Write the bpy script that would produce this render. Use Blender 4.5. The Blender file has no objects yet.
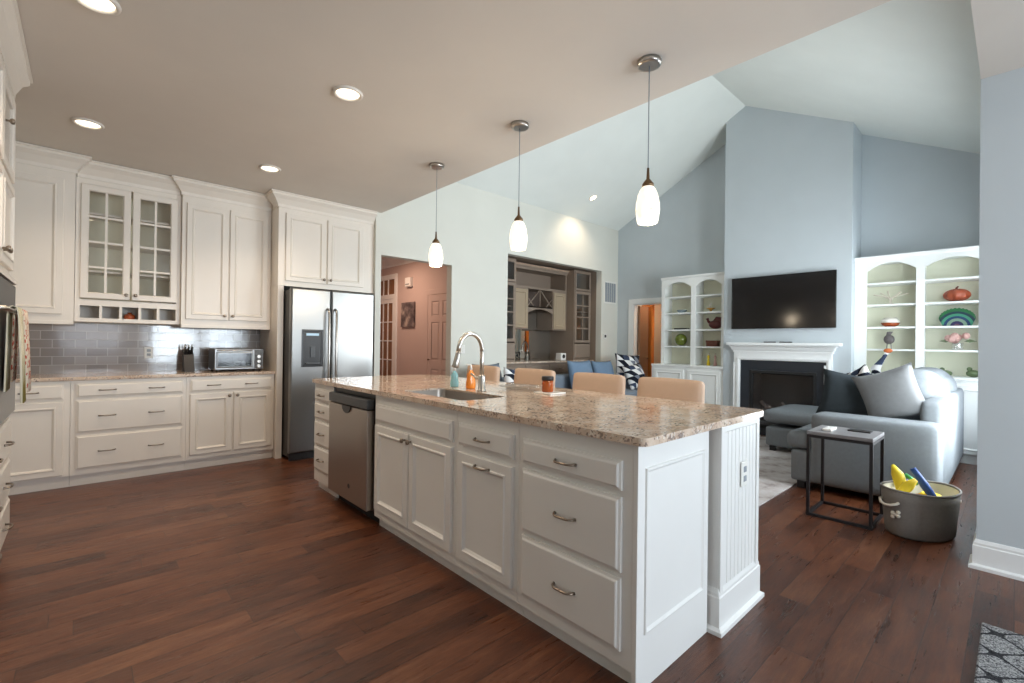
import bpy, bmesh, math, random
from mathutils import Vector, Matrix
random.seed(7)
S = bpy.context.scene
COL = S.collection
R = math.radians

# ------------------------------------------------------------------ camera
yaw, pit, roll = R(42.66), R(.18), R(.74)
fw = Vector((math.sin(yaw), math.cos(yaw), 0)); rt = Vector((math.cos(yaw), -math.sin(yaw), 0)); up = Vector((0, 0, 1))
f2 = fw*math.cos(pit)+up*math.sin(pit); u2 = -fw*math.sin(pit)+up*math.cos(pit)
rr = rt*math.cos(roll)+u2*math.sin(roll); uu = -rt*math.sin(roll)+u2*math.cos(roll)
cd = bpy.data.cameras.new('camera'); cam = bpy.data.objects.new('camera', cd); COL.objects.link(cam)
cam.matrix_world = Matrix(((rr.x, uu.x, -f2.x, 0), (rr.y, uu.y, -f2.y, 0), (rr.z, uu.z, -f2.z, 1.26), (0, 0, 0, 1)))
cd.sensor_width = 36; cd.lens = 465/1024*36; cd.clip_start = .05
S.camera = cam
# ------------------------------------------------------------------ world, exposure, window light
S.view_settings.view_transform = 'Standard'; S.view_settings.look = 'None'
S.view_settings.gamma = 1; S.view_settings.use_curve_mapping = False
S.view_settings.exposure = 0.12
S.cycles.use_denoising = True
S.cycles.max_bounces = 10; S.cycles.diffuse_bounces = 6; S.cycles.glossy_bounces = 4
S.cycles.sample_clamp_indirect = 6
S.cycles.caustics_reflective = False; S.cycles.caustics_refractive = False
W = bpy.data.worlds.new('sky'); S.world = W; W.use_nodes = True
W.node_tree.nodes['Background'].inputs[0].default_value = (.55, .72, 1, 1)
W.node_tree.nodes['Background'].inputs[1].default_value = 1.0

def area(name, loc, aim, sx, sy, power, col, spread=180):
    l = bpy.data.lights.new(name, 'AREA'); l.shape = 'RECTANGLE'; l.size = sx; l.size_y = sy
    l.energy = power; l.color = col; l.spread = R(spread)
    o = bpy.data.objects.new(name, l); COL.objects.link(o); o.location = loc
    o.rotation_euler = Vector(aim).to_track_quat('-Z', 'Z').to_euler()
    return o
COOL = (.89, .965, 1.0); WARM = (1.0, .74, .50)
# daylight through the living room windows (wall at y=.15) and the breakfast room windows (wall at y=-3)
for wx, pw in ((4.75, 118), (5.75, 120), (6.75, 26)):
    area('window_daylight', (wx, -.12, 1.45), (-.12, 1, .05), .85, 1.9, pw, COOL)
for i, wx in enumerate((2.75, 1.75)):
    area('window_daylight', (wx, -3.15, 1.45), (0, 1, 0), 1.0, 1.7, 78, (.80, .91, 1.0), 140)
area('window_daylight', (.15, -3.15, 1.6), (0, 1, 0), 1.2, 1.2, 18, (.90, .95, 1.0))
area('hall_lamp_light', (3.3, 7.0, 2.70), (0, 0, -1), .5, .5, 21, (1, .66, .46))
area('bar_lamp_light', (5.9, 5.70, 2.60), (0, 0, -1), 1.6, .15, 5, (1, .80, .6))
area('back_hall_lamp_light', (8.15, 4.4, 2.35), (0, 0, -1), .3, .3, 20, (1, .76, .52))

# ------------------------------------------------------------------ materials
def s2l(c):
    return tuple((x/12.92 if x <= .04045 else ((x+.055)/1.055)**2.4) for x in c)
def rgb(r, g, b): return s2l((r/255, g/255, b/255)) + (1,)
MT = {}
class NT:
    def __init__(s, name):
        s.m = bpy.data.materials.new(name); s.m.use_nodes = True; s.t = s.m.node_tree
        s.b = s.t.nodes['Principled BSDF']; MT[name] = s.m
    def n(s, ty, **kw):
        x = s.t.nodes.new(ty)
        for k, v in kw.items(): setattr(x, k, v)
        return x
    def l(s, a, b): s.t.links.new(a, b)
    def math(s, op, a, b=None, c=None):
        x = s.n('ShaderNodeMath', operation=op)
        for i, v in enumerate((a, b, c)):
            if v is None: continue
            if isinstance(v, (int, float)): x.inputs[i].default_value = v
            else: s.l(v, x.inputs[i])
        return x.outputs[0]
    def coord(s, scale=(1, 1, 1), rot=(0, 0, 0), kind='Object', loc=(0, 0, 0)):
        tc = s.n('ShaderNodeTexCoord'); mp = s.n('ShaderNodeMapping')
        mp.inputs['Scale'].default_value = scale; mp.inputs['Rotation'].default_value = rot; mp.inputs['Location'].default_value = loc
        s.l(tc.outputs[kind], mp.inputs[0]); return mp.outputs[0]
    def noise(s, vec, scale, detail=3, rough=.5):
        x = s.n('ShaderNodeTexNoise'); x.inputs['Scale'].default_value = scale; x.inputs['Detail'].default_value = detail
        x.inputs['Roughness'].default_value = rough
        s.l(vec, x.inputs['Vector']); return x.outputs[0]
    def ramp(s, fac, stops, interp='LINEAR'):
        x = s.n('ShaderNodeValToRGB'); x.color_ramp.interpolation = interp
        e = x.color_ramp.elements
        while len(e) < len(stops): e.new(.5)
        for i, (p, c) in enumerate(stops): e[i].position = p; e[i].color = c
        s.l(fac, x.inputs[0]); return x.outputs[0]
    def mix(s, fac, a, b, mode='MIX'):
        x = s.n('ShaderNodeMix', data_type='RGBA', blend_type=mode)
        for i, v in ((0, fac), (6, a), (7, b)):
            if isinstance(v, (int, float, tuple)): x.inputs[i].default_value = v
            else: s.l(v, x.inputs[i])
        return x.outputs[2]
    def bump(s, h, strength=.2, dist=.01):
        x = s.n('ShaderNodeBump'); x.inputs['Strength'].default_value = strength; x.inputs['Distance'].default_value = dist
        s.l(h, x.inputs['Height']); s.l(x.outputs[0], s.b.inputs['Normal'])
    def set(s, **kw):
        for k, v in kw.items():
            i = s.b.inputs[k.replace('_', ' ')]
            if isinstance(v, (int, float, tuple)): i.default_value = v
            else: s.l(v, i)
        return s.m
def simple(name, col, rough=.5, metal=0, var=.04, vs=3., spec=.5, bump=0, bs=200, coat=0):
    n = NT(name); v = n.coord()
    c = n.mix(n.noise(v, vs), tuple(x*(1-var) for x in col[:3])+(1,), tuple(min(1, x*(1+var)) for x in col[:3])+(1,))
    n.set(Base_Color=c, Roughness=rough, Metallic=metal, Specular_IOR_Level=spec, Coat_Weight=coat)
    if bump: n.bump(n.noise(v, bs, 2), bump, .002)
    return n.m
def emis(name, col, st):
    n = NT(name); n.set(Base_Color=col, Emission_Color=col, Emission_Strength=st, Roughness=.4); return n.m

simple('wall_paint', rgb(191, 199, 204), .75, bump=.05, bs=350, spec=.25)
simple('wall_paint_lit', rgb(214, 213, 204), .75, bump=.05, bs=350, spec=.25)  # same wall paint, lightened and warmed in colour for the light falling on it
simple('ceiling_paint', rgb(218, 212, 204), .85, spec=.2, bump=.05, bs=300)
simple('vault_paint', rgb(226, 230, 226), .85, spec=.2, bump=.05, bs=300)
simple('hall_paint', rgb(200, 182, 178), .8, spec=.2)
simple('trim_white', rgb(236, 238, 238), .35)
simple('cabinet_cream', rgb(228, 221, 211), .35)
simple('island_white', rgb(228, 227, 224), .35)
simple('case_white', rgb(238, 240, 238), .4)
simple('cabinet_back', rgb(232, 228, 204), .6)
simple('case_back', rgb(226, 226, 206), .6)
simple('bar_taupe', rgb(138, 122, 108), .5)
simple('bar_door', rgb(166, 148, 124), .5)
simple('bar_dark', rgb(92, 78, 70), .6)
simple('nickel', rgb(190, 186, 180), .28, 1)
simple('bronze_pull', rgb(150, 138, 125), .32, 1)
simple('black_metal', rgb(52, 50, 52), .45, .6)
simple('black_plastic', rgb(28, 28, 30), .35)
simple('dark_grey_plastic', rgb(66, 70, 74), .4)
simple('toe_black', rgb(16, 16, 17), .7)
simple('slate_black', rgb(36, 42, 50), .35)
simple('firebox', rgb(18, 18, 20), .6)
simple('tv_screen', rgb(12, 13, 16), .12, var=0)
simple('sofa_grey', rgb(118, 123, 127), .95, spec=.15, bump=.5, bs=260, var=.1, vs=40)
simple('sofa_blue_grey', rgb(120, 130, 142), .95, spec=.15, bump=.5, bs=260, var=.1, vs=40)
simple('pillow_charcoal', rgb(52, 58, 62), .95, spec=.1, bump=.5, bs=200, var=.15, vs=30)
simple('pillow_blue', rgb(112, 134, 158), .9, spec=.15, bump=.4, bs=200, var=.1, vs=30)
simple('pillow_light', rgb(122, 124, 126), .9, spec=.15, bump=.4, bs=200, var=.1, vs=30)
simple('throw_white', rgb(222, 228, 228), .9, spec=.15, bump=.4, bs=200)
simple('stool_tan', rgb(198, 170, 148), .8, spec=.2, bump=.3, bs=300, var=.06, vs=20)
simple('dark_wood', rgb(62, 42, 32), .4)
simple('table_top_grey', rgb(122, 120, 122), .35, var=.2, vs=14)
simple('bin_fabric', rgb(128, 124, 120), .95, spec=.1, bump=.6, bs=220, var=.12, vs=60)
simple('cream_fabric', rgb(226, 222, 208), .9, spec=.1, bump=.4, bs=200)
simple('rope_white', rgb(214, 208, 196), .9, bump=.5, bs=120)
simple('lit_pane_amber', rgb(128, 88, 52), .3, var=.4, vs=6)  # warm light behind the french door, put into the pane colour
simple('toy_yellow', rgb(236, 208, 40), .5)
simple('toy_orange', rgb(196, 104, 50), .5)
simple('toy_blue', rgb(36, 78, 150), .5)
simple('toy_green', rgb(60, 150, 90), .5)
simple('orange_glaze', rgb(158, 74, 36), .25, var=.2, vs=12)
simple('white_glaze', rgb(232, 228, 218), .25)
simple('gold', rgb(206, 160, 84), .35, .8)
simple('dark_red_ceramic', rgb(92, 38, 34), .35, var=.25, vs=20)
simple('brown_box', rgb(104, 58, 42), .5, var=.2, vs=20)
simple('green_glass', rgb(104, 116, 44), .2, var=.5, vs=30)
simple('grey_ceramic', rgb(128, 142, 148), .3)
simple('bird_grey', rgb(98, 92, 92), .6, var=.3, vs=60)
simple('pink_petal', rgb(206, 164, 156), .7, var=.15, vs=60)
simple('leaf_green', rgb(96, 112, 78), .6, var=.2, vs=30)
simple('coral_white', rgb(216, 206, 190), .7)
simple('pumpkin', rgb(158, 76, 48), .4, var=.2, vs=20)
simple('soap_blue', rgb(140, 196, 206), .12)
simple('soap_orange', rgb(228, 136, 52), .12)
simple('amber_glass', rgb(160, 78, 30), .08, var=.3, vs=20)
simple('plate_white', rgb(238, 236, 232), .2)
simple('outlet_white', rgb(226, 224, 218), .4)
simple('warm_wood', rgb(206, 128, 62), .4, var=.12, vs=8)
simple('brown_door', rgb(150, 116, 92), .5)
simple('knife_handle', rgb(24, 24, 26), .3)
simple('towel_cream', rgb(226, 218, 190), .95, bump=.4, bs=160)
simple('towel_olive', rgb(150, 140, 60), .95, bump=.4, bs=160, var=.4, vs=20)
n = NT('towel_stripe'); sp = n.n('ShaderNodeSeparateXYZ'); n.l(n.coord(), sp.inputs[0])
n.set(Base_Color=n.mix(n.math('GREATER_THAN', n.math('FRACT', n.math('MULTIPLY', sp.outputs[1], 16)), .6), rgb(228, 220, 196), rgb(140, 128, 54)), Roughness=.95)
simple('grille_grey', rgb(140, 146, 152), .5)
simple('brass_dark', rgb(120, 96, 70), .4, .8)
emis('lamp_glow', (1, .86, .66, 1), 3)
emis('soft_glow', (1, .88, .74, 1), 3)
emis('display_blue', (.35, .5, .62, 1), .35)
n = NT('towel_print'); v = n.coord(); c = n.ramp(n.noise(v, 45, 2), [(.52, rgb(228, 216, 196)), (.58, rgb(190, 92, 70))]); n.set(Base_Color=c, Roughness=.95)
n = NT('pendant_glass'); v = n.coord()
c = n.ramp(n.noise(v, 34, 3), [(.50, (1, .93, .82, 1)), (.62, (.92, .84, .66, 1)), (.70, (.50, .46, .34, 1))])
n.set(Base_Color=c, Emission_Color=c, Emission_Strength=.8, Roughness=.2)
n = NT('window_glass')
tr = n.n('ShaderNodeBsdfTransparent'); gl = n.n('ShaderNodeBsdfGlossy'); gl.inputs['Roughness'].default_value = .02; mx = n.n('ShaderNodeMixShader')
mx.inputs[0].default_value = .10; n.l(tr.outputs[0], mx.inputs[1]); n.l(gl.outputs[0], mx.inputs[2]); n.l(mx.outputs[0], n.t.nodes['Material Output'].inputs[0])
n = NT('fire_glass')
tr = n.n('ShaderNodeBsdfTransparent'); gl = n.n('ShaderNodeBsdfGlossy'); gl.inputs['Roughness'].default_value = .15; mx = n.n('ShaderNodeMixShader')
mx.inputs[0].default_value = .04; n.l(tr.outputs[0], mx.inputs[1]); n.l(gl.outputs[0], mx.inputs[2]); n.l(mx.outputs[0], n.t.nodes['Material Output'].inputs[0])
n = NT('mirror'); n.set(Base_Color=(.72, .72, .68, 1), Metallic=1, Roughness=.03)
n = NT('clear_dish')
tr = n.n('ShaderNodeBsdfTransparent'); gl = n.n('ShaderNodeBsdfGlossy'); gl.inputs['Roughness'].default_value = .05; mx = n.n('ShaderNodeMixShader')
mx.inputs[0].default_value = .35; n.l(tr.outputs[0], mx.inputs[1]); n.l(gl.outputs[0], mx.inputs[2]); n.l(mx.outputs[0], n.t.nodes['Material Output'].inputs[0])

def steel(name, col, axis, rough=.27):
    n = NT(name); sc = [3, 3, 3]; sc[axis] = 300
    nz = n.noise(n.coord(tuple(sc)), 1, 2)
    n.set(Base_Color=n.mix(nz, tuple(x*.95 for x in col[:3])+(1,), col), Metallic=1, Roughness=n.math('MULTIPLY_ADD', nz, .06, rough)); return n.m
steel('steel', rgb(140, 140, 139), 2, .27)
steel('steel_dark', rgb(176, 168, 160), 2, .32)
steel('steel_side', rgb(92, 90, 88), 2, .45)

# floor planks along X
n = NT('plank_floor')
tc = n.n('ShaderNodeTexCoord'); sp = n.n('ShaderNodeSeparateXYZ'); n.l(tc.outputs['Object'], sp.inputs[0])
PW, PL = .135, 1.1
row = n.math('FLOOR', n.math('DIVIDE', sp.outputs[1], PW))
wn = n.n('ShaderNodeTexWhiteNoise', noise_dimensions='1D'); n.l(row, wn.inputs['W'])
xs = n.math('DIVIDE', n.math('MULTIPLY_ADD', wn.outputs[0], 7.3, sp.outputs[0]), PL)
pk = n.math('FLOOR', xs)
cb = n.n('ShaderNodeCombineXYZ'); n.l(row, cb.inputs[0]); n.l(pk, cb.inputs[1])
w2 = n.n('ShaderNodeTexWhiteNoise', noise_dimensions='2D'); n.l(cb.outputs[0], w2.inputs['Vector'])
# grain
cg = n.n('ShaderNodeCombineXYZ')
n.l(n.math('MULTIPLY', sp.outputs[0], 1.6), cg.inputs[0]); n.l(n.math('MULTIPLY', sp.outputs[1], 15), cg.inputs[1]); n.l(n.math('MULTIPLY', w2.outputs[0], 40), cg.inputs[2])
g1 = n.noise(cg.outputs[0], 2.2, 6, .62)
cg2 = n.n('ShaderNodeCombineXYZ'); n.l(n.math('MULTIPLY', sp.outputs[0], 1), cg2.inputs[0]); n.l(n.math('MULTIPLY', sp.outputs[1], 2.5), cg2.inputs[1]); n.l(n.math('MULTIPLY', w2.outputs[0], 90), cg2.inputs[2])
g2 = n.noise(cg2.outputs[0], 3.0, 4, .6)
g3 = n.noise(cg.outputs[0], 7, 6, .75)
tone = n.math('ADD', n.math('MULTIPLY', w2.outputs[0], .20), n.math('ADD', n.math('MULTIPLY', g3, .35), n.math('MULTIPLY_ADD', g1, .40, n.math('MULTIPLY', g2, .38))))
colr = n.ramp(tone, [(.42, rgb(40, 21, 14)), (.56, rgb(74, 40, 25)), (.72, rgb(102, 59, 37)), (.92, rgb(132, 88, 60))])
# seams
fy = n.math('ABSOLUTE', n.math('SUBTRACT', n.math('FRACT', n.math('DIVIDE', sp.outputs[1], PW)), .5))
fx = n.math('ABSOLUTE', n.math('SUBTRACT', n.math('FRACT', xs), .5))
seam = n.math('MAXIMUM', n.math('GREATER_THAN', fy, .485), n.math('GREATER_THAN', fx, .4985))
colr = n.mix(n.math('MULTIPLY', seam, .72), colr, rgb(30, 18, 14))
ht = n.math('SUBTRACT', n.math('ADD', n.math('MULTIPLY', g1, .5), n.math('ADD', n.math('MULTIPLY', g2, .9), n.math('MULTIPLY', g3, .4))), seam)
n.set(Base_Color=colr, Roughness=n.math('MULTIPLY_ADD', g1, .30, .16), Specular_IOR_Level=.5)
n.bump(ht, .55, .006)

# granite
n = NT('granite'); v = n.coord()
base = n.ramp(n.noise(v, 9, 5, .7), [(.30, rgb(176, 148, 128)), (.5, rgb(208, 186, 166)), (.7, rgb(222, 208, 194))])
vo = n.n('ShaderNodeTexVoronoi'); vo.inputs['Scale'].default_value = 110; n.l(v, vo.inputs['Vector'])
sp2 = n.n('ShaderNodeSeparateColor'); n.l(vo.outputs['Color'], sp2.inputs[0])
clus = n.noise(v, 16, 4, .65)
k = n.math('MULTIPLY', sp2.outputs[0], n.math('MULTIPLY_ADD', clus, 1.6, -.1))
dk = n.math('GREATER_THAN', k, .60); lt = n.math('GREATER_THAN', n.math('MULTIPLY', sp2.outputs[1], clus), .42)
c = n.mix(n.math('MULTIPLY', lt, .7), base, rgb(226, 218, 206)); c = n.mix(n.math('MULTIPLY', dk, .72), c, rgb(104, 84, 78))
c = n.mix(n.math('MULTIPLY', n.math('GREATER_THAN', n.noise(v, 60, 3), .66), .7), c, rgb(70, 58, 58))
n.set(Base_Color=c, Roughness=.10, Specular_IOR_Level=.55)

# backsplash tiles on plane xz
n = NT('glass_tile'); tc = n.n('ShaderNodeTexCoord'); sp = n.n('ShaderNodeSeparateXYZ'); n.l(tc.outputs['Object'], sp.inputs[0])
cb = n.n('ShaderNodeCombineXYZ'); n.l(sp.outputs[0], cb.inputs[0]); n.l(sp.outputs[2], cb.inputs[1])
br = n.n('ShaderNodeTexBrick'); n.l(cb.outputs[0], br.inputs['Vector'])
for kx, vx in (('Scale', 1), ('Mortar Size', .0028), ('Brick Width', .152), ('Row Height', .078), ('Mortar Smooth', .1), ('Bias', 0)): br.inputs[kx].default_value = vx
br.inputs['Color1'].default_value = rgb(136, 128, 124); br.inputs['Color2'].default_value = rgb(160, 152, 147); br.inputs['Mortar'].default_value = rgb(186, 180, 174)
wv = n.noise(n.coord(), 11, 1)
n.set(Base_Color=br.outputs[0], Roughness=.10, Specular_IOR_Level=.8)
n.bump(n.math('ADD', n.math('MULTIPLY', br.outputs[1], -.6), n.math('MULTIPLY', wv, .5)), .22, .004)

# rug, mat, patterned pillow
n = NT('rug_pattern'); v = n.coord()
wv = n.n('ShaderNodeTexWave', wave_type='BANDS', bands_direction='DIAGONAL'); wv.inputs['Scale'].default_value = 1.3; wv.inputs['Distortion'].default_value = 7; wv.inputs['Detail'].default_value = 3; n.l(v, wv.inputs['Vector'])
c = n.ramp(n.math('MULTIPLY_ADD', n.noise(v, 12, 5, .7), .75, n.math('MULTIPLY', wv.outputs[0], .18)), [(.28, rgb(152, 142, 140)), (.42, rgb(188, 180, 178)), (.7, rgb(206, 203, 204))])
n.set(Base_Color=c, Roughness=1, Specular_IOR_Level=.1); n.bump(n.noise(v, 300, 2), .5, .004)
n = NT('trellis_mat'); v = n.coord((1, 1, 1))
sp = n.n('ShaderNodeSeparateXYZ'); n.l(v, sp.inputs[0]); K = 2*math.pi/.20
q = n.math('ADD', n.math('SINE', n.math('MULTIPLY', sp.outputs[0], K)), n.math('SINE', n.math('MULTIPLY', sp.outputs[1], K)))
line = n.math('LESS_THAN', n.math('ABSOLUTE', q), .20)
nz = n.noise(v, 150, 3, .7)
c1 = n.ramp(nz, [(.38, rgb(64, 64, 68)), (.5, rgb(150, 150, 152)), (.62, rgb(205, 205, 205))])
c2 = n.ramp(nz, [(.4, rgb(34, 34, 38)), (.6, rgb(80, 80, 84))])
n.set(Base_Color=n.mix(line, c1, c2), Roughness=1, Specular_IOR_Level=.1); n.bump(n.math('SUBTRACT', nz, n.math('MULTIPLY', line, .6)), .9, .012)
n = NT('triangle_print'); v = n.coord((9, 9, 9)); sp = n.n('ShaderNodeSeparateXYZ'); n.l(v, sp.inputs[0])
fa = n.math('FLOOR', sp.outputs[0]); fb = n.math('FLOOR', sp.outputs[2]); ra = n.math('FRACT', sp.outputs[0]); rb = n.math('FRACT', sp.outputs[2])
tri = n.math('GREATER_THAN', n.math('ADD', ra, rb), 1.0)
cb = n.n('ShaderNodeCombineXYZ'); n.l(fa, cb.inputs[0]); n.l(fb, cb.inputs[1]); n.l(tri, cb.inputs[2])
w3 = n.n('ShaderNodeTexWhiteNoise', noise_dimensions='3D'); n.l(cb.outputs[0], w3.inputs['Vector'])
c = n.ramp(w3.outputs[0], [(0, rgb(30, 34, 44)), (.34, rgb(225, 225, 225)), (.62, rgb(120, 126, 138)), (.82, rgb(60, 70, 92))], 'CONSTANT')
n.set(Base_Color=c, Roughness=.9, Specular_IOR_Level=.1)
n = NT('peacock_glaze'); v = n.coord(); gd = n.n('ShaderNodeTexGradient', gradient_type='SPHERICAL')
n.l(n.coord((5.2, 5.2, 5.2), loc=(0, 0, .35)), gd.inputs[0])
c = n.ramp(gd.outputs[0], [(0, rgb(30, 104, 60)), (.12, rgb(24, 52, 70)), (.26, rgb(60, 140, 110)), (.40, rgb(30, 60, 100)), (.54, rgb(120, 150, 130)), (.70, rgb(50, 46, 84)), (.86, rgb(100, 70, 90))], 'CONSTANT')
n.set(Base_Color=c, Roughness=.25)
n = NT('canvas_print'); v = n.coord()
c = n.ramp(n.noise(v, 7, 4, .6), [(.35, rgb(70, 62, 66)), (.52, rgb(120, 110, 112)), (.68, rgb(180, 168, 160))]); n.set(Base_Color=c, Roughness=.7)
n = NT('log_ember'); v = n.coord(); c = n.ramp(n.noise(v, 30, 3), [(.4, rgb(40, 34, 32)), (.6, rgb(104, 90, 82))]); n.set(Base_Color=c, Roughness=.9)

# ------------------------------------------------------------------ geometry helpers
class Fr:                                  # local frame on a face: u across, v up, w outward
    def __init__(s, o, u, n): s.o = Vector(o); s.u = Vector(u); s.n = Vector(n)
    def p(s, a, b, c=0): return s.o + s.u*a + Vector((0, 0, b)) + s.n*c
class G:
    def __init__(s): s.v = []; s.f = []; s.sm = []
    def quad(s, *ids, sm=False): s.f.append(tuple(ids)); s.sm.append(sm)
    def add(s, vs):
        k = len(s.v); s.v.extend(Vector(x) for x in vs); return k
    def box(s, x0, x1, y0, y1, z0, z1):
        k = s.add([(x, y, z) for z in (z0, z1) for x, y in ((x0, y0), (x1, y0), (x1, y1), (x0, y1))])
        for q in ((0, 3, 2, 1), (4, 5, 6, 7), (0, 1, 5, 4), (1, 2, 6, 5), (2, 3, 7, 6), (3, 0, 4, 7)): s.quad(*[k+i for i in q])
        return s
    def fbox(s, fr, a0, a1, b0, b1, c0, c1):
        k = s.add([fr.p(a, b, c) for b in (b0, b1) for a, c in ((a0, c0), (a1, c0), (a1, c1), (a0, c1))])
        for q in ((0, 3, 2, 1), (4, 5, 6, 7), (0, 1, 5, 4), (1, 2, 6, 5), (2, 3, 7, 6), (3, 0, 4, 7)): s.quad(*[k+i for i in q])
        return s
    def rings(s, fr, a0, a1, b0, b1, prof, cap=True, back=True):
        ks = []
        for i, w in prof:
            ks.append(s.add([fr.p(a0+i, b0+i, w), fr.p(a1-i, b0+i, w), fr.p(a1-i, b1-i, w), fr.p(a0+i, b1-i, w)]))
        for k, m in zip(ks, ks[1:]):
            for j in range(4): s.quad(k+j, k+(j+1) % 4, m+(j+1) % 4, m+j)
        if cap: s.quad(*[ks[-1]+j for j in range(4)])
        if back: s.quad(*[ks[0]+3-j for j in range(4)])
        return s
    def tube(s, pts, r, seg=10, caps=True, closed=False):
        pts = [Vector(p) for p in pts]; n = len(pts); rs = r if isinstance(r, (list, tuple)) else [r]*n
        ks = []; ref = None
        for i, p in enumerate(pts):
            if closed: d = pts[(i+1) % n]-pts[i-1]
            else: d = pts[min(i+1, n-1)]-pts[max(i-1, 0)]
            d.normalize()
            if ref is None: ref = Vector((0, 0, 1)) if abs(d.z) < .9 else Vector((1, 0, 0))
            a = (ref - d*ref.dot(d)).normalized(); b = d.cross(a); ref = a
            ks.append(s.add([p+(a*math.cos(t)+b*math.sin(t))*rs[i] for t in [2*math.pi*j/seg for j in range(seg)]]))
        rng = list(zip(ks, ks[1:]+([ks[0]] if closed else [])))[:n if closed else n-1]
        for k, m in rng:
            for j in range(seg): s.quad(k+j, k+(j+1) % seg, m+(j+1) % seg, m+j, sm=True)
        if caps and not closed:
            s.quad(*[ks[0]+seg-1-j for j in range(seg)]); s.quad(*[ks[-1]+j for j in range(seg)])
        return s
    def lathe(s, c, prof, seg=24, sx=1, sy=1, fr=None):
        c = Vector(c); ks = []
        for r, z in prof:
            r = max(r, 1e-4)
            if fr: ks.append(s.add([c+fr[0]*(r*math.cos(t))+fr[1]*(r*math.sin(t))+fr[2]*z for t in [2*math.pi*j/seg for j in range(seg)]]))
            else: ks.append(s.add([c+Vector((r*sx*math.cos(t), r*sy*math.sin(t), z)) for t in [2*math.pi*j/seg for j in range(seg)]]))
        for k, m in zip(ks, ks[1:]):
            for j in range(seg): s.quad(k+j, k+(j+1) % seg, m+(j+1) % seg, m+j, sm=True)
        s.quad(*[ks[0]+seg-1-j for j in range(seg)]); s.quad(*[ks[-1]+j for j in range(seg)])
        return s
    def sweep(s, path, prof):               # plan path, profile (out to the right of travel, z)
        P = [Vector((x, y)) for x, y in path]; n = len(P); ks = []
        for i in range(n):
            if i == 0: d = (P[1]-P[0]).normalized(); m = Vector((d.y, -d.x))
            elif i == n-1: d = (P[-1]-P[-2]).normalized(); m = Vector((d.y, -d.x))
            else:
                a = (P[i]-P[i-1]).normalized(); b = (P[i+1]-P[i]).normalized()
                na = Vector((a.y, -a.x)); nb = Vector((b.y, -b.x)); m = (na+nb); m = m/m.dot(na)
            ks.append(s.add([(P[i].x+m.x*o, P[i].y+m.y*o, z) for o, z in prof]))
        q = len(prof)
        for k, m in zip(ks, ks[1:]):
            for j in range(q): s.quad(k+j, k+(j+1) % q, m+(j+1) % q, m+j)
        s.quad(*[ks[0]+q-1-j for j in range(q)]); s.quad(*[ks[-1]+j for j in range(q)])
        return s
    def prism(s, pts, vec):                 # polygon pts (3d) extruded by vec
        n = len(pts); k = s.add(pts); m = s.add([Vector(p)+Vector(vec) for p in pts])
        s.quad(*[k+n-1-j for j in range(n)]); s.quad(*[m+j for j in range(n)])
        for j in range(n): s.quad(k+j, k+(j+1) % n, m+(j+1) % n, m+j)
        return s
    def ball(s, c, rx, ry=None, rz=None, seg=16, rg=10, fn=None):
        ry = ry or rx; rz = rz or rx; c = Vector(c); ks = []
        for i in range(rg+1):
            ph = math.pi*i/rg; row = []
            for j in range(seg):
                t = 2*math.pi*j/seg; k = fn(t, ph) if fn else 1
                row.append(c+Vector((rx*k*max(math.sin(ph), 1e-3)*math.cos(t), ry*k*max(math.sin(ph), 1e-3)*math.sin(t), -rz*math.cos(ph)*(k if fn else 1))))
            ks.append(s.add(row))
        for k, m in zip(ks, ks[1:]):
            for j in range(seg): s.quad(k+j, k+(j+1) % seg, m+(j+1) % seg, m+j, sm=True)
        s.quad(*[ks[0]+seg-1-j for j in range(seg)]); s.quad(*[ks[-1]+j for j in range(seg)])
        return s
    def pillow(s, w, h, t, n=14):           # in local xz plane, thickness along y
        for sg in (1, -1):
            k0 = len(s.v)
            for i in range(n+1):
                for j in range(n+1):
                    a = -1+2*i/n; b = -1+2*j/n
                    pin = 1-.10*(1-abs(a)**2)*abs(b)**2*1.0; pin2 = 1-.10*(1-abs(b)**2)*abs(a)**2
                    th = t*.5*((1-a*a)*(1-b*b))**.42
                    s.v.append(Vector((a*w/2*pin2, sg*th, b*h/2*pin)))
            for i in range(n):
                for j in range(n):
                    q = [k0+i*(n+1)+j, k0+(i+1)*(n+1)+j, k0+(i+1)*(n+1)+j+1, k0+i*(n+1)+j+1]
                    s.quad(*(q if sg > 0 else q[::-1]), sm=True)
        return s
    def rbox(s, x0, x1, y0, y1, z0, z1, r=.06, puff=.0, n=12):   # soft cushion: rounded and puffed box
        c = Vector(((x0+x1)/2, (y0+y1)/2, (z0+z1)/2)); h = Vector(((x1-x0)/2, (y1-y0)/2, (z1-z0)/2))
        for ax in range(3):
            for sg in (1, -1):
                k0 = len(s.v); u, w = (ax+1) % 3, (ax+2) % 3
                for i in range(n+1):
                    for j in range(n+1):
                        p = [0, 0, 0]; p[ax] = sg; p[u] = math.sin(math.pi/2*(-1+2*i/n)); p[w] = math.sin(math.pi/2*(-1+2*j/n))
                        q = Vector([p[m]*h[m] for m in range(3)])
                        core = Vector([max(-(h[m]-r), min(h[m]-r, q[m])) for m in range(3)])
                        d = q-core
                        if d.length > 1e-9: q = core+d.normalized()*r
                        pf = puff*(1-p[u]**2)*(1-p[w]**2)
                        q[ax] += sg*pf
                        s.v.append(c+q)
                for i in range(n):
                    for j in range(n):
                        q = [k0+i*(n+1)+j, k0+(i+1)*(n+1)+j, k0+(i+1)*(n+1)+j+1, k0+i*(n+1)+j+1]
                        s.quad(*(q if sg > 0 else q[::-1]), sm=True)
        return s

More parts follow.
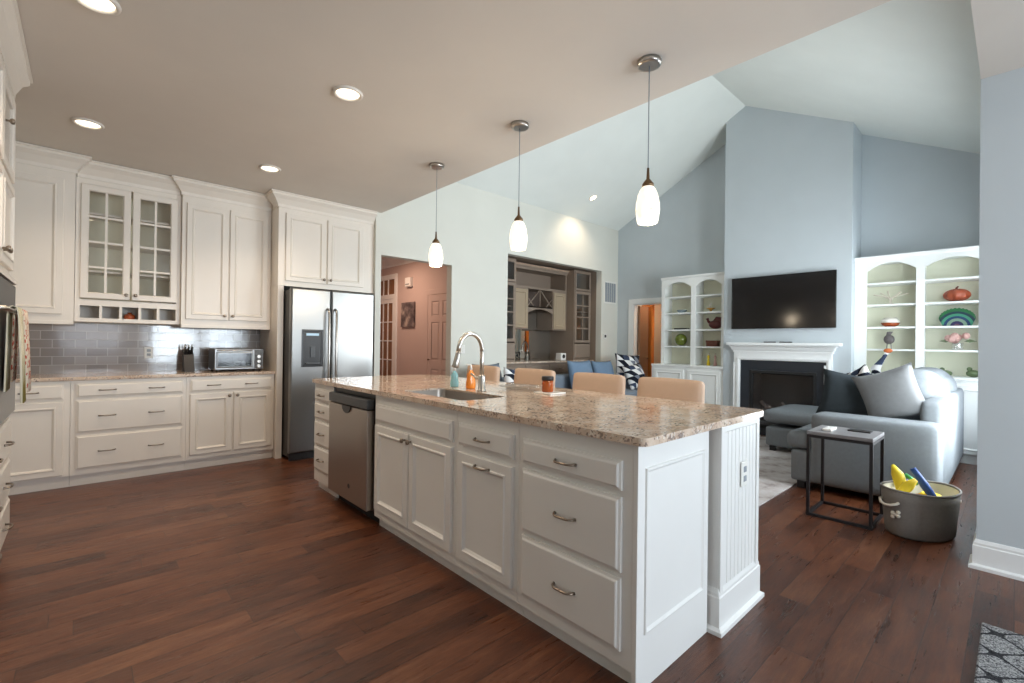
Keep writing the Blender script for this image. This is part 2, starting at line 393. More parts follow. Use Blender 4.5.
WO = {}
def wloc(o):
    return WO.get(o.name, Vector((0, 0, 0))) if o else Vector((0, 0, 0))
def T(name, label, cat, loc, group=None, rz=0):
    o = bpy.data.objects.new(name, None); COL.objects.link(o); o.location = loc; o.rotation_euler = (0, 0, rz)
    o.empty_display_size = .05
    WO[o.name] = Vector(loc); o['label'] = label; o['category'] = cat
    if group: o['group'] = group
    return o
def O(name, g, mat, parent=None, label=None, bev=0, cat=None, group=None, kind=None, origin=None, loc=None, rot=None, seg=2):
    """link g as ONE mesh; vertices in world coordinates unless loc is given (then local)"""
    me = bpy.data.meshes.new(name)
    base = wloc(parent)
    if loc is None:
        org = Vector(origin) if origin is not None else base
        vs = [v-org for v in g.v]; L = org-base if parent is not None else org
    else:
        vs = g.v; L = Vector(loc)
    me.from_pydata(vs, [], g.f); me.polygons.foreach_set('use_smooth', g.sm)
    b = bmesh.new(); b.from_mesh(me); bmesh.ops.remove_doubles(b, verts=b.verts, dist=1e-5)
    bmesh.ops.recalc_face_normals(b, faces=b.faces); b.to_mesh(me); b.free()
    me.materials.append(MT[mat])
    o = bpy.data.objects.new(name, me); COL.objects.link(o); o.location = L
    if rot: o.rotation_euler = rot
    if parent is not None: o.parent = parent
    WO[o.name] = base+L if parent is not None else L
    if label: o['label'] = label
    if cat: o['category'] = cat
    if group: o['group'] = group
    if kind: o['kind'] = kind
    if bev:
        m = o.modifiers.new('bevel', 'BEVEL'); m.width = bev; m.segments = seg; m.limit_method = 'ANGLE'; m.angle_limit = R(40)
    return o
def ST(name, g, mat, **k): return O(name, g, mat, kind='structure', **k)
def copy_tree(root, loc, label=None, rz=None, names=None):
    r = root.copy(); COL.objects.link(r); r.location = loc
    if rz is not None: r.rotation_euler = (0, 0, rz)
    if label: r['label'] = label
    for ch in list(root.children):
        c = ch.copy(); COL.objects.link(c); c.parent = r
        for gch in ch.children:
            d = gch.copy(); COL.objects.link(d); d.parent = c
    return r

# ------------------------------------------------------------------ room shell
XE = 2.65            # edge of the flat kitchen ceiling
ZC = 2.82
XT = 7.61             # tv wall
YL = 5.25             # left wall of the living room
YR = .15              # window wall of the living room
RY, RZ, LZ, RZE = 2.72, 4.79, 3.47, 3.44
ST('floor', G().box(-1.1, 9.6, -3.2, 9.2, -.1, 0), 'plank_floor')
ST('ceiling', G().prism([(-1.1, -3.2, ZC), (3.8, -3.2, ZC), (3.8, YR, ZC), (XE, YR, ZC), (XE, YL+.12, ZC), (XE, 6.06, ZC), (-1.1, 6.06, ZC)], (0, 0, .12)), 'ceiling_paint')
g = G()
g.prism([(XE-.12, YL+.12, LZ-.07), (XE-.12, RY, RZ), (XE-.12, RY, RZ+.15), (XE-.12, YL+.12, LZ+.12)], (XT+.24-XE, 0, 0))
g.prism([(XE-.12, YR-.15, RZE-.08), (XE-.12, RY, RZ), (XE-.12, RY, RZ+.15), (XE-.12, YR-.15, RZE+.12)], (XT+.24-XE, 0, 0))
ST('ceiling_vault', g, 'vault_paint')
# gable wall above the flat ceiling edge
ST('wall_gable', G().prism([(XE-.10, YR, ZC+.12), (XE-.10, YL, ZC+.12), (XE-.10, YL, LZ), (XE-.10, RY, RZ), (XE-.10, YR, RZE)], (.10, 0, 0)), 'wall_paint')
# left wall with doorway and bar niche
D0, D1, DZ = 2.655, 3.70, 2.315
N0, N1, NZ = 4.73, 7.09, 2.62
g = G()
g.box(2.58, D0, YL, YL+.12, 0, LZ); g.box(D0, D1, YL, YL+.12, DZ, LZ); g.box(D1, N0, YL, YL+.12, 0, LZ)
g.box(N0, N1, YL, YL+.12, NZ, LZ); g.box(N1, XT+.12, YL, YL+.12, 0, LZ); g.box(XE-.10, 2.58, YL, YL+.12, ZC+.12, LZ) if False else None
ST('wall_left', g, 'wall_paint_lit')
# niche inside
g = G(); g.box(N0-.10, N0, YL+.12, 6.20, 0, 2.75); g.box(N1, N1+.10, YL+.12, 6.20, 0, 2.75); g.box(N0-.10, N1+.10, 6.10, 6.20, 0, 2.75); g.box(N0-.1, N1+.1, YL+.12, 6.20, NZ+.02, 2.75)
ST('wall_niche', g, 'bar_taupe')
# tv wall (gable) with doorway, chimney breast
TD0, TD1, TDZ = 4.20, 4.90, 2.02
def zv(y): return LZ+(RZ-LZ)*(YL-y)/(YL-RY) if y > RY else RZE+(RZ-RZE)*(y-YR)/(RY-YR)
g = G()
g.prism([(XT, YR-.15, 0), (XT, TD0, 0), (XT, TD0, zv(TD0)), (XT, RY, RZ), (XT, YR-.15, RZE-.07)], (.12, 0, 0))
g.prism([(XT, TD1, 0), (XT, YL, 0), (XT, YL, LZ), (XT, TD1, zv(TD1))], (.12, 0, 0))
g.prism([(XT, TD0, TDZ), (XT, TD1, TDZ), (XT, TD1, zv(TD1)), (XT, TD0, zv(TD0))], (.12, 0, 0))
ST('wall_tv', g, 'wall_paint')
CH0, CH1, CX = 1.415, 3.005, 7.12
BX = 7.271
FB0, FB1, FBZ = 1.777, 2.619, .917        # firebox opening
g = G()
for a, b, z in ((CH0, FB0, 0), (FB1, CH1, 0)): g.prism([(CX, a, z), (CX, b, z), (CX, b, zv(b)), (CX, RY, RZ), (CX, a, zv(a))] if a < RY < b else [(CX, a, z), (CX, b, z), (CX, b, zv(b)), (CX, a, zv(a))], (XT-CX, 0, 0))
g.prism([(CX, FB0, FBZ), (CX, FB1, FBZ), (CX, FB1, zv(FB1)), (CX, FB0, zv(FB0))], (XT-CX, 0, 0))
ST('wall_chimney_breast', g, 'wall_paint')
# window wall y=YR (inner face), windows
g = G(); WZ0, WZ1 = .35, 2.45
xs_ = [3.8, 4.30, 5.20, 5.30, 6.20, 6.30, 7.20, XT+.12]
g.box(3.95, XT, YR-.15, YR, 0, WZ0); g.box(3.95, XT, YR-.15, YR, WZ1, RZE-.02); g.box(XE-.1, 3.95, YR-.15, YR, ZC+.12, RZE-.02)
for a, b in ((3.95, 4.30), (5.20, 5.30), (6.20, 6.30), (7.20, XT)): g.box(a, b, YR-.15, YR, WZ0, WZ1)
ST('wall_window_side', g, 'wall_paint')
k = 0
def window(n, x0, x1, y, z0, z1, rows):
    fr = Fr((x0, y, 0), (1, 0, 0), (0, 1, 0)); w = x1-x0
    g = G()
    for a, b, c, d in ((0, w, z0, z0+.06), (0, w, z1-.06, z1), (0, .05, z0, z1), (w-.05, w, z0, z1), (0, w, (z0+z1)/2-.02, (z0+z1)/2+.02), (w/2-.01, w/2+.01, z0, z1)): g.fbox(fr, a, b, c, d, 0, .05)
    o = ST('window_%d' % n, g, 'trim_white')
    O('pane', G().fbox(fr, .05, w-.05, z0+.06, z1-.06, .02, .026), 'window_glass', o)
for i, x in enumerate((4.30, 5.30, 6.30)): window(i+1, x, x+.9, YR-.10, WZ0, WZ1, 2)
# right pier: wall facing the kitchen at x=3.8
ST('wall_right', G().box(3.8, 3.95, -3.2, YR, 0, ZC+.12), 'wall_paint')
# kitchen walls
KY = 5.94
ST('wall_kitchen', G().box(-1.1, 2.58, KY, KY+.12, 0, ZC), 'wall_paint_lit')
ST('wall_fridge_return', G().box(2.58, 2.66, YL+.12, KY+.12, 0, ZC), 'wall_paint_lit')
ST('wall_kitchen_side', G().box(-1.1, -.95, -3.2, KY, 0, ZC), 'wall_paint_lit')
g = G(); y0, y1 = -3.2, -3.05
g.box(-.95, 3.8, y0, y1, 0, .6); g.box(-.95, 3.8, y0, y1, 2.3, ZC)
for a, b in ((-.95, -.45), (.75, 1.25), (2.25, 2.4), (3.4, 3.8)): g.box(a, b, y0, y1, .6, 2.3)
ST('wall_back', g, 'wall_paint')
for i, (a, b) in enumerate(((-.45, .75), (1.25, 2.25), (2.4, 3.4))): window(i+4, a, b, -3.14, .6, 2.3, 2)
# hall behind the doorway
HX = 4.2; HZ = 2.80
g = G(); g.box(HX, HX+.1, YL+.12, 9.0, 0, HZ); ST('wall_hall', g, 'hall_paint')
ST('wall_hall_end', G().box(2.2, HX+.1, 9.0, 9.1, 0, HZ), 'hall_paint')
ST('wall_hall_side', G().box(2.2, 2.3, KY+.12, 9.0, 0, HZ), 'hall_paint')
ST('ceiling_hall', G().box(2.2, HX+.1, YL+.12, 9.1, HZ, HZ+.1), 'ceiling_paint')
# back hall behind the tv wall doorway
g = G(); g.box(XT+.12, 9.4, 5.02, 5.12, 0, 2.5); g.box(9.3, 9.4, 3.4, 5.02, 0, 2.5); g.box(XT+.12, 9.3, 3.4, 3.5, 0, 2.5)
ST('wall_back_hall', g, 'wall_paint_lit'); ST('ceiling_back_hall', G().box(XT+.12, 9.4, 3.4, 5.12, 2.5, 2.6), 'ceiling_paint')
# baseboards
def bbprof(h=.15): return [(0, 0), (.032, 0), (.032, .018), (.016, .028), (.016, h-.035), (.012, h-.03), (.012, h-.018), (.004, h), (0, h)]
def base(name, path, h=.15): ST('baseboard_'+name, G().sweep(path, bbprof(h)), 'trim_white')
base('right', [(3.8, -3.05), (3.8, YR), (3.96, YR)][::-1], .165)
base('left', [(D1, YL), (N0, YL)])
base('left_far', [(N1, YL), (XT, YL)])
base('tv', [(XT, YL), (XT, TD1+.09)])
base('chimney_near', [(CX, 3.004), (CX, 2.87)])
base('window_side', [(XT-.4, YR), (4.2, YR)])
base('hall', [(HX, 7.0), (HX, YL+.13)])
# hall crown
crown_p = lambda z, o=.10, h=.14: [(0, z-h), (.012, z-h), (.014, z-h+.03), (o*.5, z-.065), (o*.85, z-.035), (o*.85, z-.016), (o, z-.012), (o, z-.001), (0, z-.001)]
ST('trim_1', G().sweep([(HX, 9.0), (HX, YL+.13)], crown_p(HZ, .12, .16)), 'trim_white')
# door casing on the tv wall
g = G(); fr = Fr((XT, 0, 0), (0, 1, 0), (-1, 0, 0))
for a, b, c, d in ((TD1, TD1+.09, 0, TDZ+.09), (TD0-.05, TD1, TDZ, TDZ+.09)): g.fbox(fr, a, b, c, d, 0, .02)
ST('trim_2', g, 'trim_white', bev=.004)
g = G(); g.box(XT-.001, XT+.121, TD1-.02, TD1, 0, TDZ); g.box(XT-.001, XT+.121, TD0, TD0+.02, 0, TDZ); g.box(XT, XT+.12, TD0, TD1, TDZ-.02, TDZ); ST('trim_3', g, 'trim_white')

# ------------------------------------------------------------------ panels, doors, pulls
DOORP = [(0, 0), (0, .014), (.004, .019), (.045, .019), (.049, .024), (.056, .024), (.060, .017), (.070, .009)]
DRAWP = [(0, 0), (0, .012), (.010, .015), (.014, .019), (.018, .021)]
def small(prof, k): return [(i*k, w) for i, w in prof]
def knob(fr, a, b, parent, w=.021, mat='bronze_pull'):
    g = G(); c = fr.p(a, b, w); n_ = fr.n; u_ = fr.u; v_ = Vector((0, 0, 1))
    g.lathe(c, [(.006, 0), (.005, .012), (.012, .018), (.016, .025), (.013, .032), (.004, .034)], 12, fr=(u_, v_, n_))
    return O('knob', g, mat, parent)
def pull(fr, a, b, parent, L=.11, vert=False, w=.021, mat='bronze_pull'):
    g = G(); pts = []
    for i in range(13):
        t = -1+2*i/12; o = .030*(1-abs(t)**5)
        pts.append(fr.p(a, b+t*L/2, w+o) if vert else fr.p(a+t*L/2, b, w+o))
    g.tube(pts, [.0065 if i in (0, 12) else .005 for i in range(13)], 8)
    return O('handle', g, mat, parent)
def door(fr, a0, a1, b0, b1, parent, mat, kn=None, hd=None, k=1, ends='door'):
    d = O(ends, G().rings(fr, a0, a1, b0, b1, small(DOORP, k)), mat, parent)
    if kn: knob(fr, kn[0], kn[1], d)
    if hd: pull(fr, hd[0], hd[1], d)
    return d
def drawer(fr, a0, a1, b0, b1, parent, mat, pulls=1, name='drawer'):
    d = O(name, G().rings(fr, a0, a1, b0, b1, DRAWP), mat, parent)
    if pulls == 1: pull(fr, (a0+a1)/2, (b0+b1)/2, d)
    if pulls == 2:
        for q in (.27, .73): pull(fr, a0+(a1-a0)*q, (b0+b1)/2, d)
    return d

# ------------------------------------------------------------------ kitchen run (faces -y)
FY = 5.36
CB = .897; CT = .927
K = Fr((0, FY, 0), (1, 0, 0), (0, -1, 0))
CC = 'cabinet_cream'
def base_cab(x0, x1, label):
    t = T('base_cabinet', label, 'cabinet', ((x0+x1)/2, FY+.3, 0))
    O('body', G().box(x0+.001, x1-.001, FY, KY-.002, .10, CB-.001), CC, t)
    O('toe_kick', G().box(x0+.001, x1-.001, FY+.045, FY+.065, 0, .0995), CC, t)
    return t
t = base_cab(-.93, -.075, 'cream base cabinet with one door in the left corner beside the oven tower')
drawer(K, -.52, -.115, .745, .87, t, CC); door(K, -.52, -.115, .115, .725, t, CC)
t = base_cab(-.075, .725, 'cream base cabinet with three wide drawers under the tiled wall')
for z0, z1 in ((.75, .87), (.45, .73), (.145, .43)): drawer(K, -.04, .70, z0, z1, t, CC, 2)
t = base_cab(.725, 1.50, 'cream base cabinet with two doors under the toaster oven')
drawer(K, .755, 1.475, .75, .87, t, CC, 2)
door(K, .755, 1.108, .145, .73, t, CC, kn=(1.08, .70)); door(K, 1.122, 1.475, .145, .73, t, CC, kn=(1.15, .70))
g = G().box(-.94, 1.503, FY-.03, KY-.001, CB, CT)
O('worktop', g, 'granite', bev=.006, cat='worktop', label='speckled tan granite worktop along the tiled kitchen wall', origin=(.4, 5.6, CB))
O('backsplash', G().box(-.94, 1.503, KY-.012, KY-.0005, CT+.0005, 1.39), 'glass_tile', cat='backsplash', label='grey glass subway tile backsplash above the wall worktop', origin=(.4, KY, .927+.0))
# fridge surround
UZ = 1.40
t = T('fridge_surround_cabinet', 'tall cream fridge surround with two doors above the fridge', 'cabinet', (2.04, 5.6, 0))
F = Fr((0, 5.30, 0), (1, 0, 0), (0, -1, 0))
O('side_panel', G().box(1.505, 1.565, 5.30, KY-.001, 0, 1.838), CC, t, bev=.002)
O('body', G().box(1.505, 2.578, 5.30, KY-.001, 1.84, ZC-.004), CC, t)
door(F, 1.575, 2.005, 1.895, 2.62, t, CC, kn=(1.975, 1.94)); door(F, 2.018, 2.445, 1.895, 2.62, t, CC, kn=(2.05, 1.94))
O('crown', G().sweep([(1.505, 5.448), (1.505, 5.30), (2.578, 5.30)], crown_p(ZC-.004, .10, .145)), CC, t)
# right upper
def upper(x0, x1, fy, label, name='wall_cabinet'):
    t = T(name, label, 'cabinet', ((x0+x1)/2, fy+.15, UZ)); return t, Fr((0, fy, 0), (1, 0, 0), (0, -1, 0))
t, U = upper(.70, 1.502, 5.55, 'cream wall cabinet with two tall doors above the toaster oven')
O('body', G().box(.70, 1.502, 5.55, KY-.001, UZ, ZC-.004), CC, t)
door(U, .735, 1.095, 1.455, 2.60, t, CC, kn=(1.065, 1.50)); door(U, 1.107, 1.470, 1.455, 2.60, t, CC, kn=(1.137, 1.50))
O('crown', G().sweep([(.70, 5.599), (.70, 5.55), (1.502, 5.55)], crown_p(ZC-.004, .10, .145)), CC, t)
O('light_rail', G().box(.70, 1.502, 5.545, 5.575, UZ-.03, UZ), CC, t, bev=.002)
# left upper
t, U = upper(-.93, -.065, 5.50, 'cream wall cabinet with a single blank door in the left corner')
O('body', G().box(-.93, -.065, 5.50, KY-.001, UZ, ZC-.004), CC, t)
door(U, -.60, -.135, 1.455, 2.60, t, CC)
O('crown', G().sweep([(-.93, 5.50), (-.065, 5.50), (-.065, 5.599)], crown_p(ZC-.004, .10, .145)), CC, t)
O('light_rail', G().box(-.93, -.065, 5.495, 5.525, UZ-.03, UZ), CC, t, bev=.002)
# glass upper with cubbies
fy = 5.60; x0, x1 = -.062, .698
t, U = upper(x0, x1, fy, 'cream wall cabinet with two glass doors and a row of cubbyholes below')
g = G()
g.box(x0, x0+.03, fy+.02, KY-.001, UZ, ZC-.004); g.box(x1-.03, x1, fy+.02, KY-.001, UZ, ZC-.004); g.box(x0+.03, x1-.03, KY-.02, KY-.001, UZ, ZC-.004)
g.box(x0+.03, x1-.03, fy+.02, KY-.02, UZ, UZ+.02); g.box(x0+.03, x1-.03, fy+.02, KY-.02, 1.555, 1.60); g.box(x0+.03, x1-.03, fy+.02, KY-.02, 2.64, ZC-.004)
O('body', g, CC, t)
g = G()   # face frame
for a, b, c, d in ((x0, x0+.035, UZ, ZC-.004), (x1-.035, x1, UZ, ZC-.004), (x0+.035, x1-.035, UZ, UZ+.035), (x0+.035, x1-.035, 1.545, 1.60), (x0+.035, x1-.035, 2.625, ZC-.004)): g.box(a, b, fy, fy+.02, c, d)
for i in range(1, 5):
    xx = x0+.035+(x1-x0-.07)*i/5; g.box(xx-.01, xx+.01, fy, KY-.03, UZ+.035, 1.545)
O('face_frame', g, CC, t)
O('back_panel', G().box(x0+.031, x1-.031, KY-.028, KY-.0205, 1.605, 2.635), 'cabinet_back', t)
for z in (1.86, 2.12, 2.38): O('shelf', G().box(x0+.031, x1-.031, fy+.05, KY-.029, z-.009, z+.009), CC, t)
O('crown', G().sweep([(x0, fy), (x1, fy)], crown_p(ZC-.004, .10, .145)), CC, t)
def glass_door(fr, a0, a1, b0, b1, parent, mat, cols, rows, kn=None, bar=.018, fwid=.055):
    g = G().rings(fr, a0, a1, b0, b1, [(fwid, 0), (0, 0), (0, .015), (.004, .019), (fwid-.008, .019), (fwid, .011), (fwid, 0)], cap=False, back=False)
    for i in range(1, cols):
        a = a0+fwid+(a1-a0-2*fwid)*i/cols; g.fbox(fr, a-bar/2, a+bar/2, b0+fwid, b1-fwid, .003, .015)
    for j in range(1, rows):
        b = b0+fwid+(b1-b0-2*fwid)*j/rows; g.fbox(fr, a0+fwid, a1-fwid, b-bar/2, b+bar/2, .004, .0145)
    d = O('door', g, mat, parent)
    O('glass_pane', G().fbox(fr, a0+fwid-.004, a1-fwid+.004, b0+fwid-.004, b1-fwid+.004, .005, .008), 'window_glass', d)
    if kn: knob(fr, kn[0], kn[1], d)
    return d
glass_door(U, -.03, .311, 1.61, 2.62, t, CC, 2, 4, kn=(.285, 1.655)); glass_door(U, .325, .666, 1.61, 2.62, t, CC, 2, 4, kn=(.352, 1.655))
# things in and under
G_ = G().lathe((.52, 5.76, 1.6005), [(.02, 0), (.03, .004), (.055, .03), (.075, .06), (.07, .06), (.05, .03), (.02, .01)], 20)
O('glass_bowl', G_, 'plate_white', cat='bowl', label='white bowl behind the right glass cabinet door', origin=(.52, 5.76, 1.6005))
G_ = G().lathe((.318, 5.70, UZ+.0205), [(.015, 0), (.035, .012), (.046, .035), (.036, .06), (.015, .068), (.018, .08)], 18)
O('orange_pot', G_, 'orange_glaze', cat='pot', label='round orange pot sitting in the middle cubbyhole', origin=(.318, 5.70, UZ+.0205))

# outlets on the backsplash
def outlet(name, fr, a, b, label, cat, group=None, hole=True):
    t = T(name, label, cat, fr.p(a, b, 0), group)
    O('cover_plate', G().rings(fr, a-.036, a+.036, b-.058, b+.058, [(0, 0), (.0, .003), (.004, .006)]), 'outlet_white', t)
    if hole:
        for q in (-.022, .022): O('socket', G().rings(fr, a-.016, a+.016, b+q-.014, b+q+.014, [(0, .006), (.002, .008)]), 'grille_grey', t)
    else: O('rocker', G().rings(fr, a-.017, a+.017, b-.034, b+.034, [(0, .006), (.003, .010)]), 'outlet_white', t)
    return t
BS = Fr((0, KY-.012, 0), (1, 0, 0), (0, -1, 0))
outlet('wall_outlet', BS, .485, 1.115, 'white outlet plate on the grey backsplash left of the knife block', 'outlet')

# knife block
t = T('knife_block', 'dark knife block with handles beside the toaster oven', 'knife block', (.79, 5.70, CT))
g = G(); g.prism([(.745, 5.64, CT+.001), (.745, 5.79, CT+.001), (.745, 5.80, CT+.22), (.745, 5.72, CT+.17)], (.09, 0, 0)); O('block', g, 'black_plastic', t, bev=.004)
for i in range(3):
    for j in range(2):
        p = Vector((.762+i*.028, 5.735+j*.03, CT+.175+j*.022)); O('knife_handle', G().tube([p, p+Vector((0, -.035, .075))], .008, 8), 'nickel' if j else 'knife_handle', t)

# toaster oven
x0, x1, y0, y1, z0, z1 = .975, 1.43, 5.50, 5.80, CT+.018, CT+.235
t = T('toaster_oven', 'stainless toaster oven with three dials on the wall worktop', 'toaster oven', (1.2, 5.65, CT))
TF = Fr((0, y0, 0), (1, 0, 0), (0, -1, 0))
O('body', G().box(x0, x1, y0, y1, z0, z1), 'steel', t, bev=.008)
O('glass_door', G().rings(TF, x0+.015, x1-.10, z0+.02, z1-.03, [(0, 0), (0, .008), (.012, .010), (.014, .007)]), 'steel', t)
O('window', G().fbox(TF, x0+.032, x1-.117, z0+.037, z1-.047, .008, .0095), 'tv_screen', t)
O('handle', G().tube([TF.p(x0+.03, z1-.018, .001), TF.p(x0+.03, z1-.018, .03), TF.p(x1-.115, z1-.018, .03), TF.p(x1-.115, z1-.018, .001)], .007, 8), 'nickel', t)
O('control_panel', G().fbox(TF, x1-.09, x1-.01, z0+.01, z1-.01, 0, .004), 'steel_side', t)
for q in (.035, .085, .135): O('dial', G().lathe(TF.p(x1-.05, z0+q, .004), [(.020, 0), (.019, .012), (.015, .018)], 16, fr=(TF.u, Vector((0, 0, 1)), TF.n)), 'nickel', t)
for a in (x0+.03, x1-.03):
    for b in (y0+.03, y1-.03): O('foot', G().lathe((a, b, CT+.0005), [(.012, 0), (.012, .019)], 10), 'black_plastic', t)

# refrigerator
FX0, FX1, FD = 1.572, 2.485, 5.07
t = T('refrigerator', 'stainless side by side refrigerator with water dispenser', 'refrigerator', (2.03, 5.4, 0))
O('case', G().box(FX0+.004, FX1-.004, FD+.066, 5.86, .04, 1.79), 'steel_side', t, bev=.004)
O('grille', G().box(FX0+.01, FX1-.01, FD+.05, FD+.0655, .0, .075), 'black_plastic', t)
RF = Fr((0, FD+.06, 0), (1, 0, 0), (0, -1, 0)); XM = 1.985
def fdoor(a0, a1, bits):
    g = G().rings(RF, a0, a1, .085, 1.805, [(0, 0), (0, .045), (.006, .056), (.014, .060)]); d = O('door', g, 'steel', t)
    return d
dl = fdoor(FX0, XM-.004, 0); dr = fdoor(XM+.004, FX1, 0)
for d, a in ((dl, XM-.040), (dr, XM+.040)):
    pts = [RF.p(a, 1.60, .058), RF.p(a, 1.585, .10), RF.p(a, 1.55, .115), RF.p(a, 1.1, .118), RF.p(a, .70, .115), RF.p(a, .665, .10), RF.p(a, .65, .058)]
    O('handle', G().tube(pts, .013, 10), 'nickel', d)
dp = O('water_dispenser', G().rings(RF, 1.68, 1.90, .98, 1.375, [(0, .060), (0, .067), (.012, .069), (.02, .069), (.024, .063)], ), 'black_plastic', dl)
O('display', G().fbox(RF, 1.725, 1.855, 1.31, 1.335, .063, .0655), 'display_blue', dp)
O('lever', G().fbox(RF, 1.765, 1.815, 1.08, 1.20, .063, .075), 'dark_grey_plastic', dp, bev=.004)
O('drip_tray', G().fbox(RF, 1.715, 1.865, 1.012, 1.024, .063, .10), 'dark_grey_plastic', dp)

# oven tower at the left edge (faces +x)
OX = -.325; OY0, OY1 = 2.90, 4.0
V = Fr((OX, 0, 0), (0, 1, 0), (1, 0, 0))
t = T('oven_tower_cabinet', 'tall cream oven cabinet at the left edge of the kitchen', 'cabinet', (-.63, 3.6, 0))
g = G(); g.box(-.945, OX, OY0, OY1, .10, .80); g.box(-.945, OX, OY0, OY1, 1.56, ZC-.004); g.box(-.945, OX, OY0, OY0+.03, .80, 1.56); g.box(-.945, OX, OY1-.03, OY1, .80, 1.56)
O('body', g, CC, t); O('toe_kick', G().box(-.945, OX-.06, OY0, OY1, 0, .0995), CC, t)
drawer(V, OY0+.02, OY1-.02, .13, .33, t, CC, 2); drawer(V, OY0+.02, OY1-.02, .345, .56, t, CC, 2); drawer(V, OY0+.02, OY1-.02, .575, .785, t, CC, 2)
ym = (OY0+OY1)/2
for a0, a1 in ((OY0+.02, ym-.006), (ym+.006, OY1-.02)):
    kk = a1-.04 if a1 > ym+.1 else a1-.04
    door(V, a0, a1, 1.64, 2.12, t, CC, kn=((a1-.03) if a1 < ym else (a0+.03), 1.70))
glass_door(V, OY0+.02, ym-.006, 2.15, 2.62, t, CC, 1, 1); glass_door(V, ym+.006, OY1-.02, 2.15, 2.62, t, CC, 1, 1, kn=(ym+.04, 2.36))
O('crown', G().sweep([(OX, OY0), (OX, OY1), (-.9, OY1)], crown_p(ZC-.004, .08, .16)), CC, t)
O('light_rail', G().sweep([(OX, OY0), (OX, OY1), (-.9, OY1)], [(-.02, 1.565), (.03, 1.565), (.03, 1.585), (.012, 1.605), (-.02, 1.605)]), CC, t)
t = T('wall_oven', 'stainless built-in wall oven in the tall cream cabinet', 'oven', (-.63, 3.6, .805))
O('body', G().box(-.93, OX, OY0+.031, OY1-.031, .805, 1.555), 'steel_side', t)
O('oven_door', G().fbox(V, OY0+.035, OY1-.035, .83, 1.40, .001, .035), 'steel', t, bev=.004)
O('control_panel', G().fbox(V, OY0+.035, OY1-.035, 1.41, 1.55, .001, .03), 'black_plastic', t, bev=.003)
HXB = OX+.07
O('handle', G().tube([V.p(OY0+.08, 1.385, .035), V.p(OY0+.08, 1.385, .07), V.p(OY1-.06, 1.385, .07), V.p(OY1-.06, 1.385, .035)], .011, 10), 'nickel', t)
def towel(y0, y1, mat, label, zb):
    g = G(); n = 10; rows = []
    prof = [(-.022, zb+.06), (-.018, 1.2), (-.016, 1.36), (-.012, 1.402), (0, 1.408), (.012, 1.402), (.017, 1.36), (.024, 1.2), (.03, zb)]
    for th in (0, .004):
        for i in range(n+1):
            y = y0+(y1-y0)*i/n; wv_ = .008*math.sin(i*1.9)
            for (o, z) in prof:
                s_ = 1+th*60*.2; k_ = max(0, (1.38-z))*2
                g.v.append(Vector((HXB+o*s_+(wv_*k_ if o > .0125 else (0 if o > -.0125 else wv_*k_*.5))+(th if o > 0 else -th), y+(.01*math.sin(z*9))*k_, z+(th if abs(o) < .013 else 0))))
    m = len(prof)
    for s_ in (0, 1):
        b = s_*(n+1)*m
        for i in range(n):
            for j in range(m-1): g.quad(b+i*m+j, b+(i+1)*m+j, b+(i+1)*m+j+1, b+i*m+j+1, sm=True)
    for i in range(n):
        for j in (0, m-1): b = (n+1)*m; g.quad(i*m+j, (i+1)*m+j, b+(i+1)*m+j, b+i*m+j)
    for i in (0, n):
        for j in range(m-1): b = (n+1)*m; g.quad(i*m+j, i*m+j+1, b+i*m+j+1, b+i*m+j)
    O('dish_towel', g, mat, cat='towel', label=label, origin=(HXB, (y0+y1)/2, 1.39))
towel(3.60, 3.84, 'towel_print', 'cream dish towel with red print hanging from the oven handle', .96)
towel(3.32, 3.52, 'towel_stripe', 'cream and olive striped dish towel hanging on the oven handle', .93)

# ------------------------------------------------------------------ island
IX = 1.468; IB = .902; IT = .932
def yy(v): return v*.9595
def zz(v): return 1.26-(1.26-v)*.9595
IW = 'island_white'
I = Fr((IX, 0, 0), (0, 1, 0), (-1, 0, 0))
IB0 = 2.03
def idrawer(a0, a1, b0, b1, *a, **k): return drawer(I, yy(a0), yy(a1), zz(b0), zz(b1), *a, **k)
def idoor(a0, a1, b0, b1, p, m, kn=None, hd=None):
    f = lambda q: (yy(q[0]), zz(q[1])) if q else None
    return door(I, yy(a0), yy(a1), zz(b0), zz(b1), p, m, kn=f(kn), hd=f(hd))
def isl(y0, y1, label, toe=True, name='island_cabinet', hollow=False):
    y0, y1 = (y0 if y0 < 1 else yy(y0)), yy(y1)
    t = T(name, label, 'cabinet', (IX+.25, (y0+y1)/2, 0))
    if hollow:
        g = G(); za, zb = .075, IB-.001
        g.box(IX, IX+.02, y0+.001, y1-.001, za, zb); g.box(IB0-.02, IB0, y0+.001, y1-.001, za, zb); g.box(IX+.02, IB0-.02, y0+.001, y0+.02, za, zb)
        g.box(IX+.02, IB0-.02, y1-.02, y1-.001, za, zb); g.box(IX+.02, IB0-.02, y0+.02, y1-.02, za, za+.02)
        O('body', g, IW, t)
    else: O('body', G().box(IX, IB0, y0+.001, y1-.001, .075 if toe else 0, IB-.001), IW, t)
    if toe: O('toe_kick', G().box(IX+.04, IB0-.02, y0+.001, y1-.001, 0, .0745), IW, t)
    return t
t = isl(.935, 1.60, 'near island cabinet with three drawers and a white end panel')
for z0, z1 in ((.705, .80), (.395, .685), (.09, .375)): pass
idrawer(1.02, 1.565, .70, .815, t, IW); idrawer(1.02, 1.565, .385, .675, t, IW); idrawer(1.02, 1.565, .085, .365, t, IW)
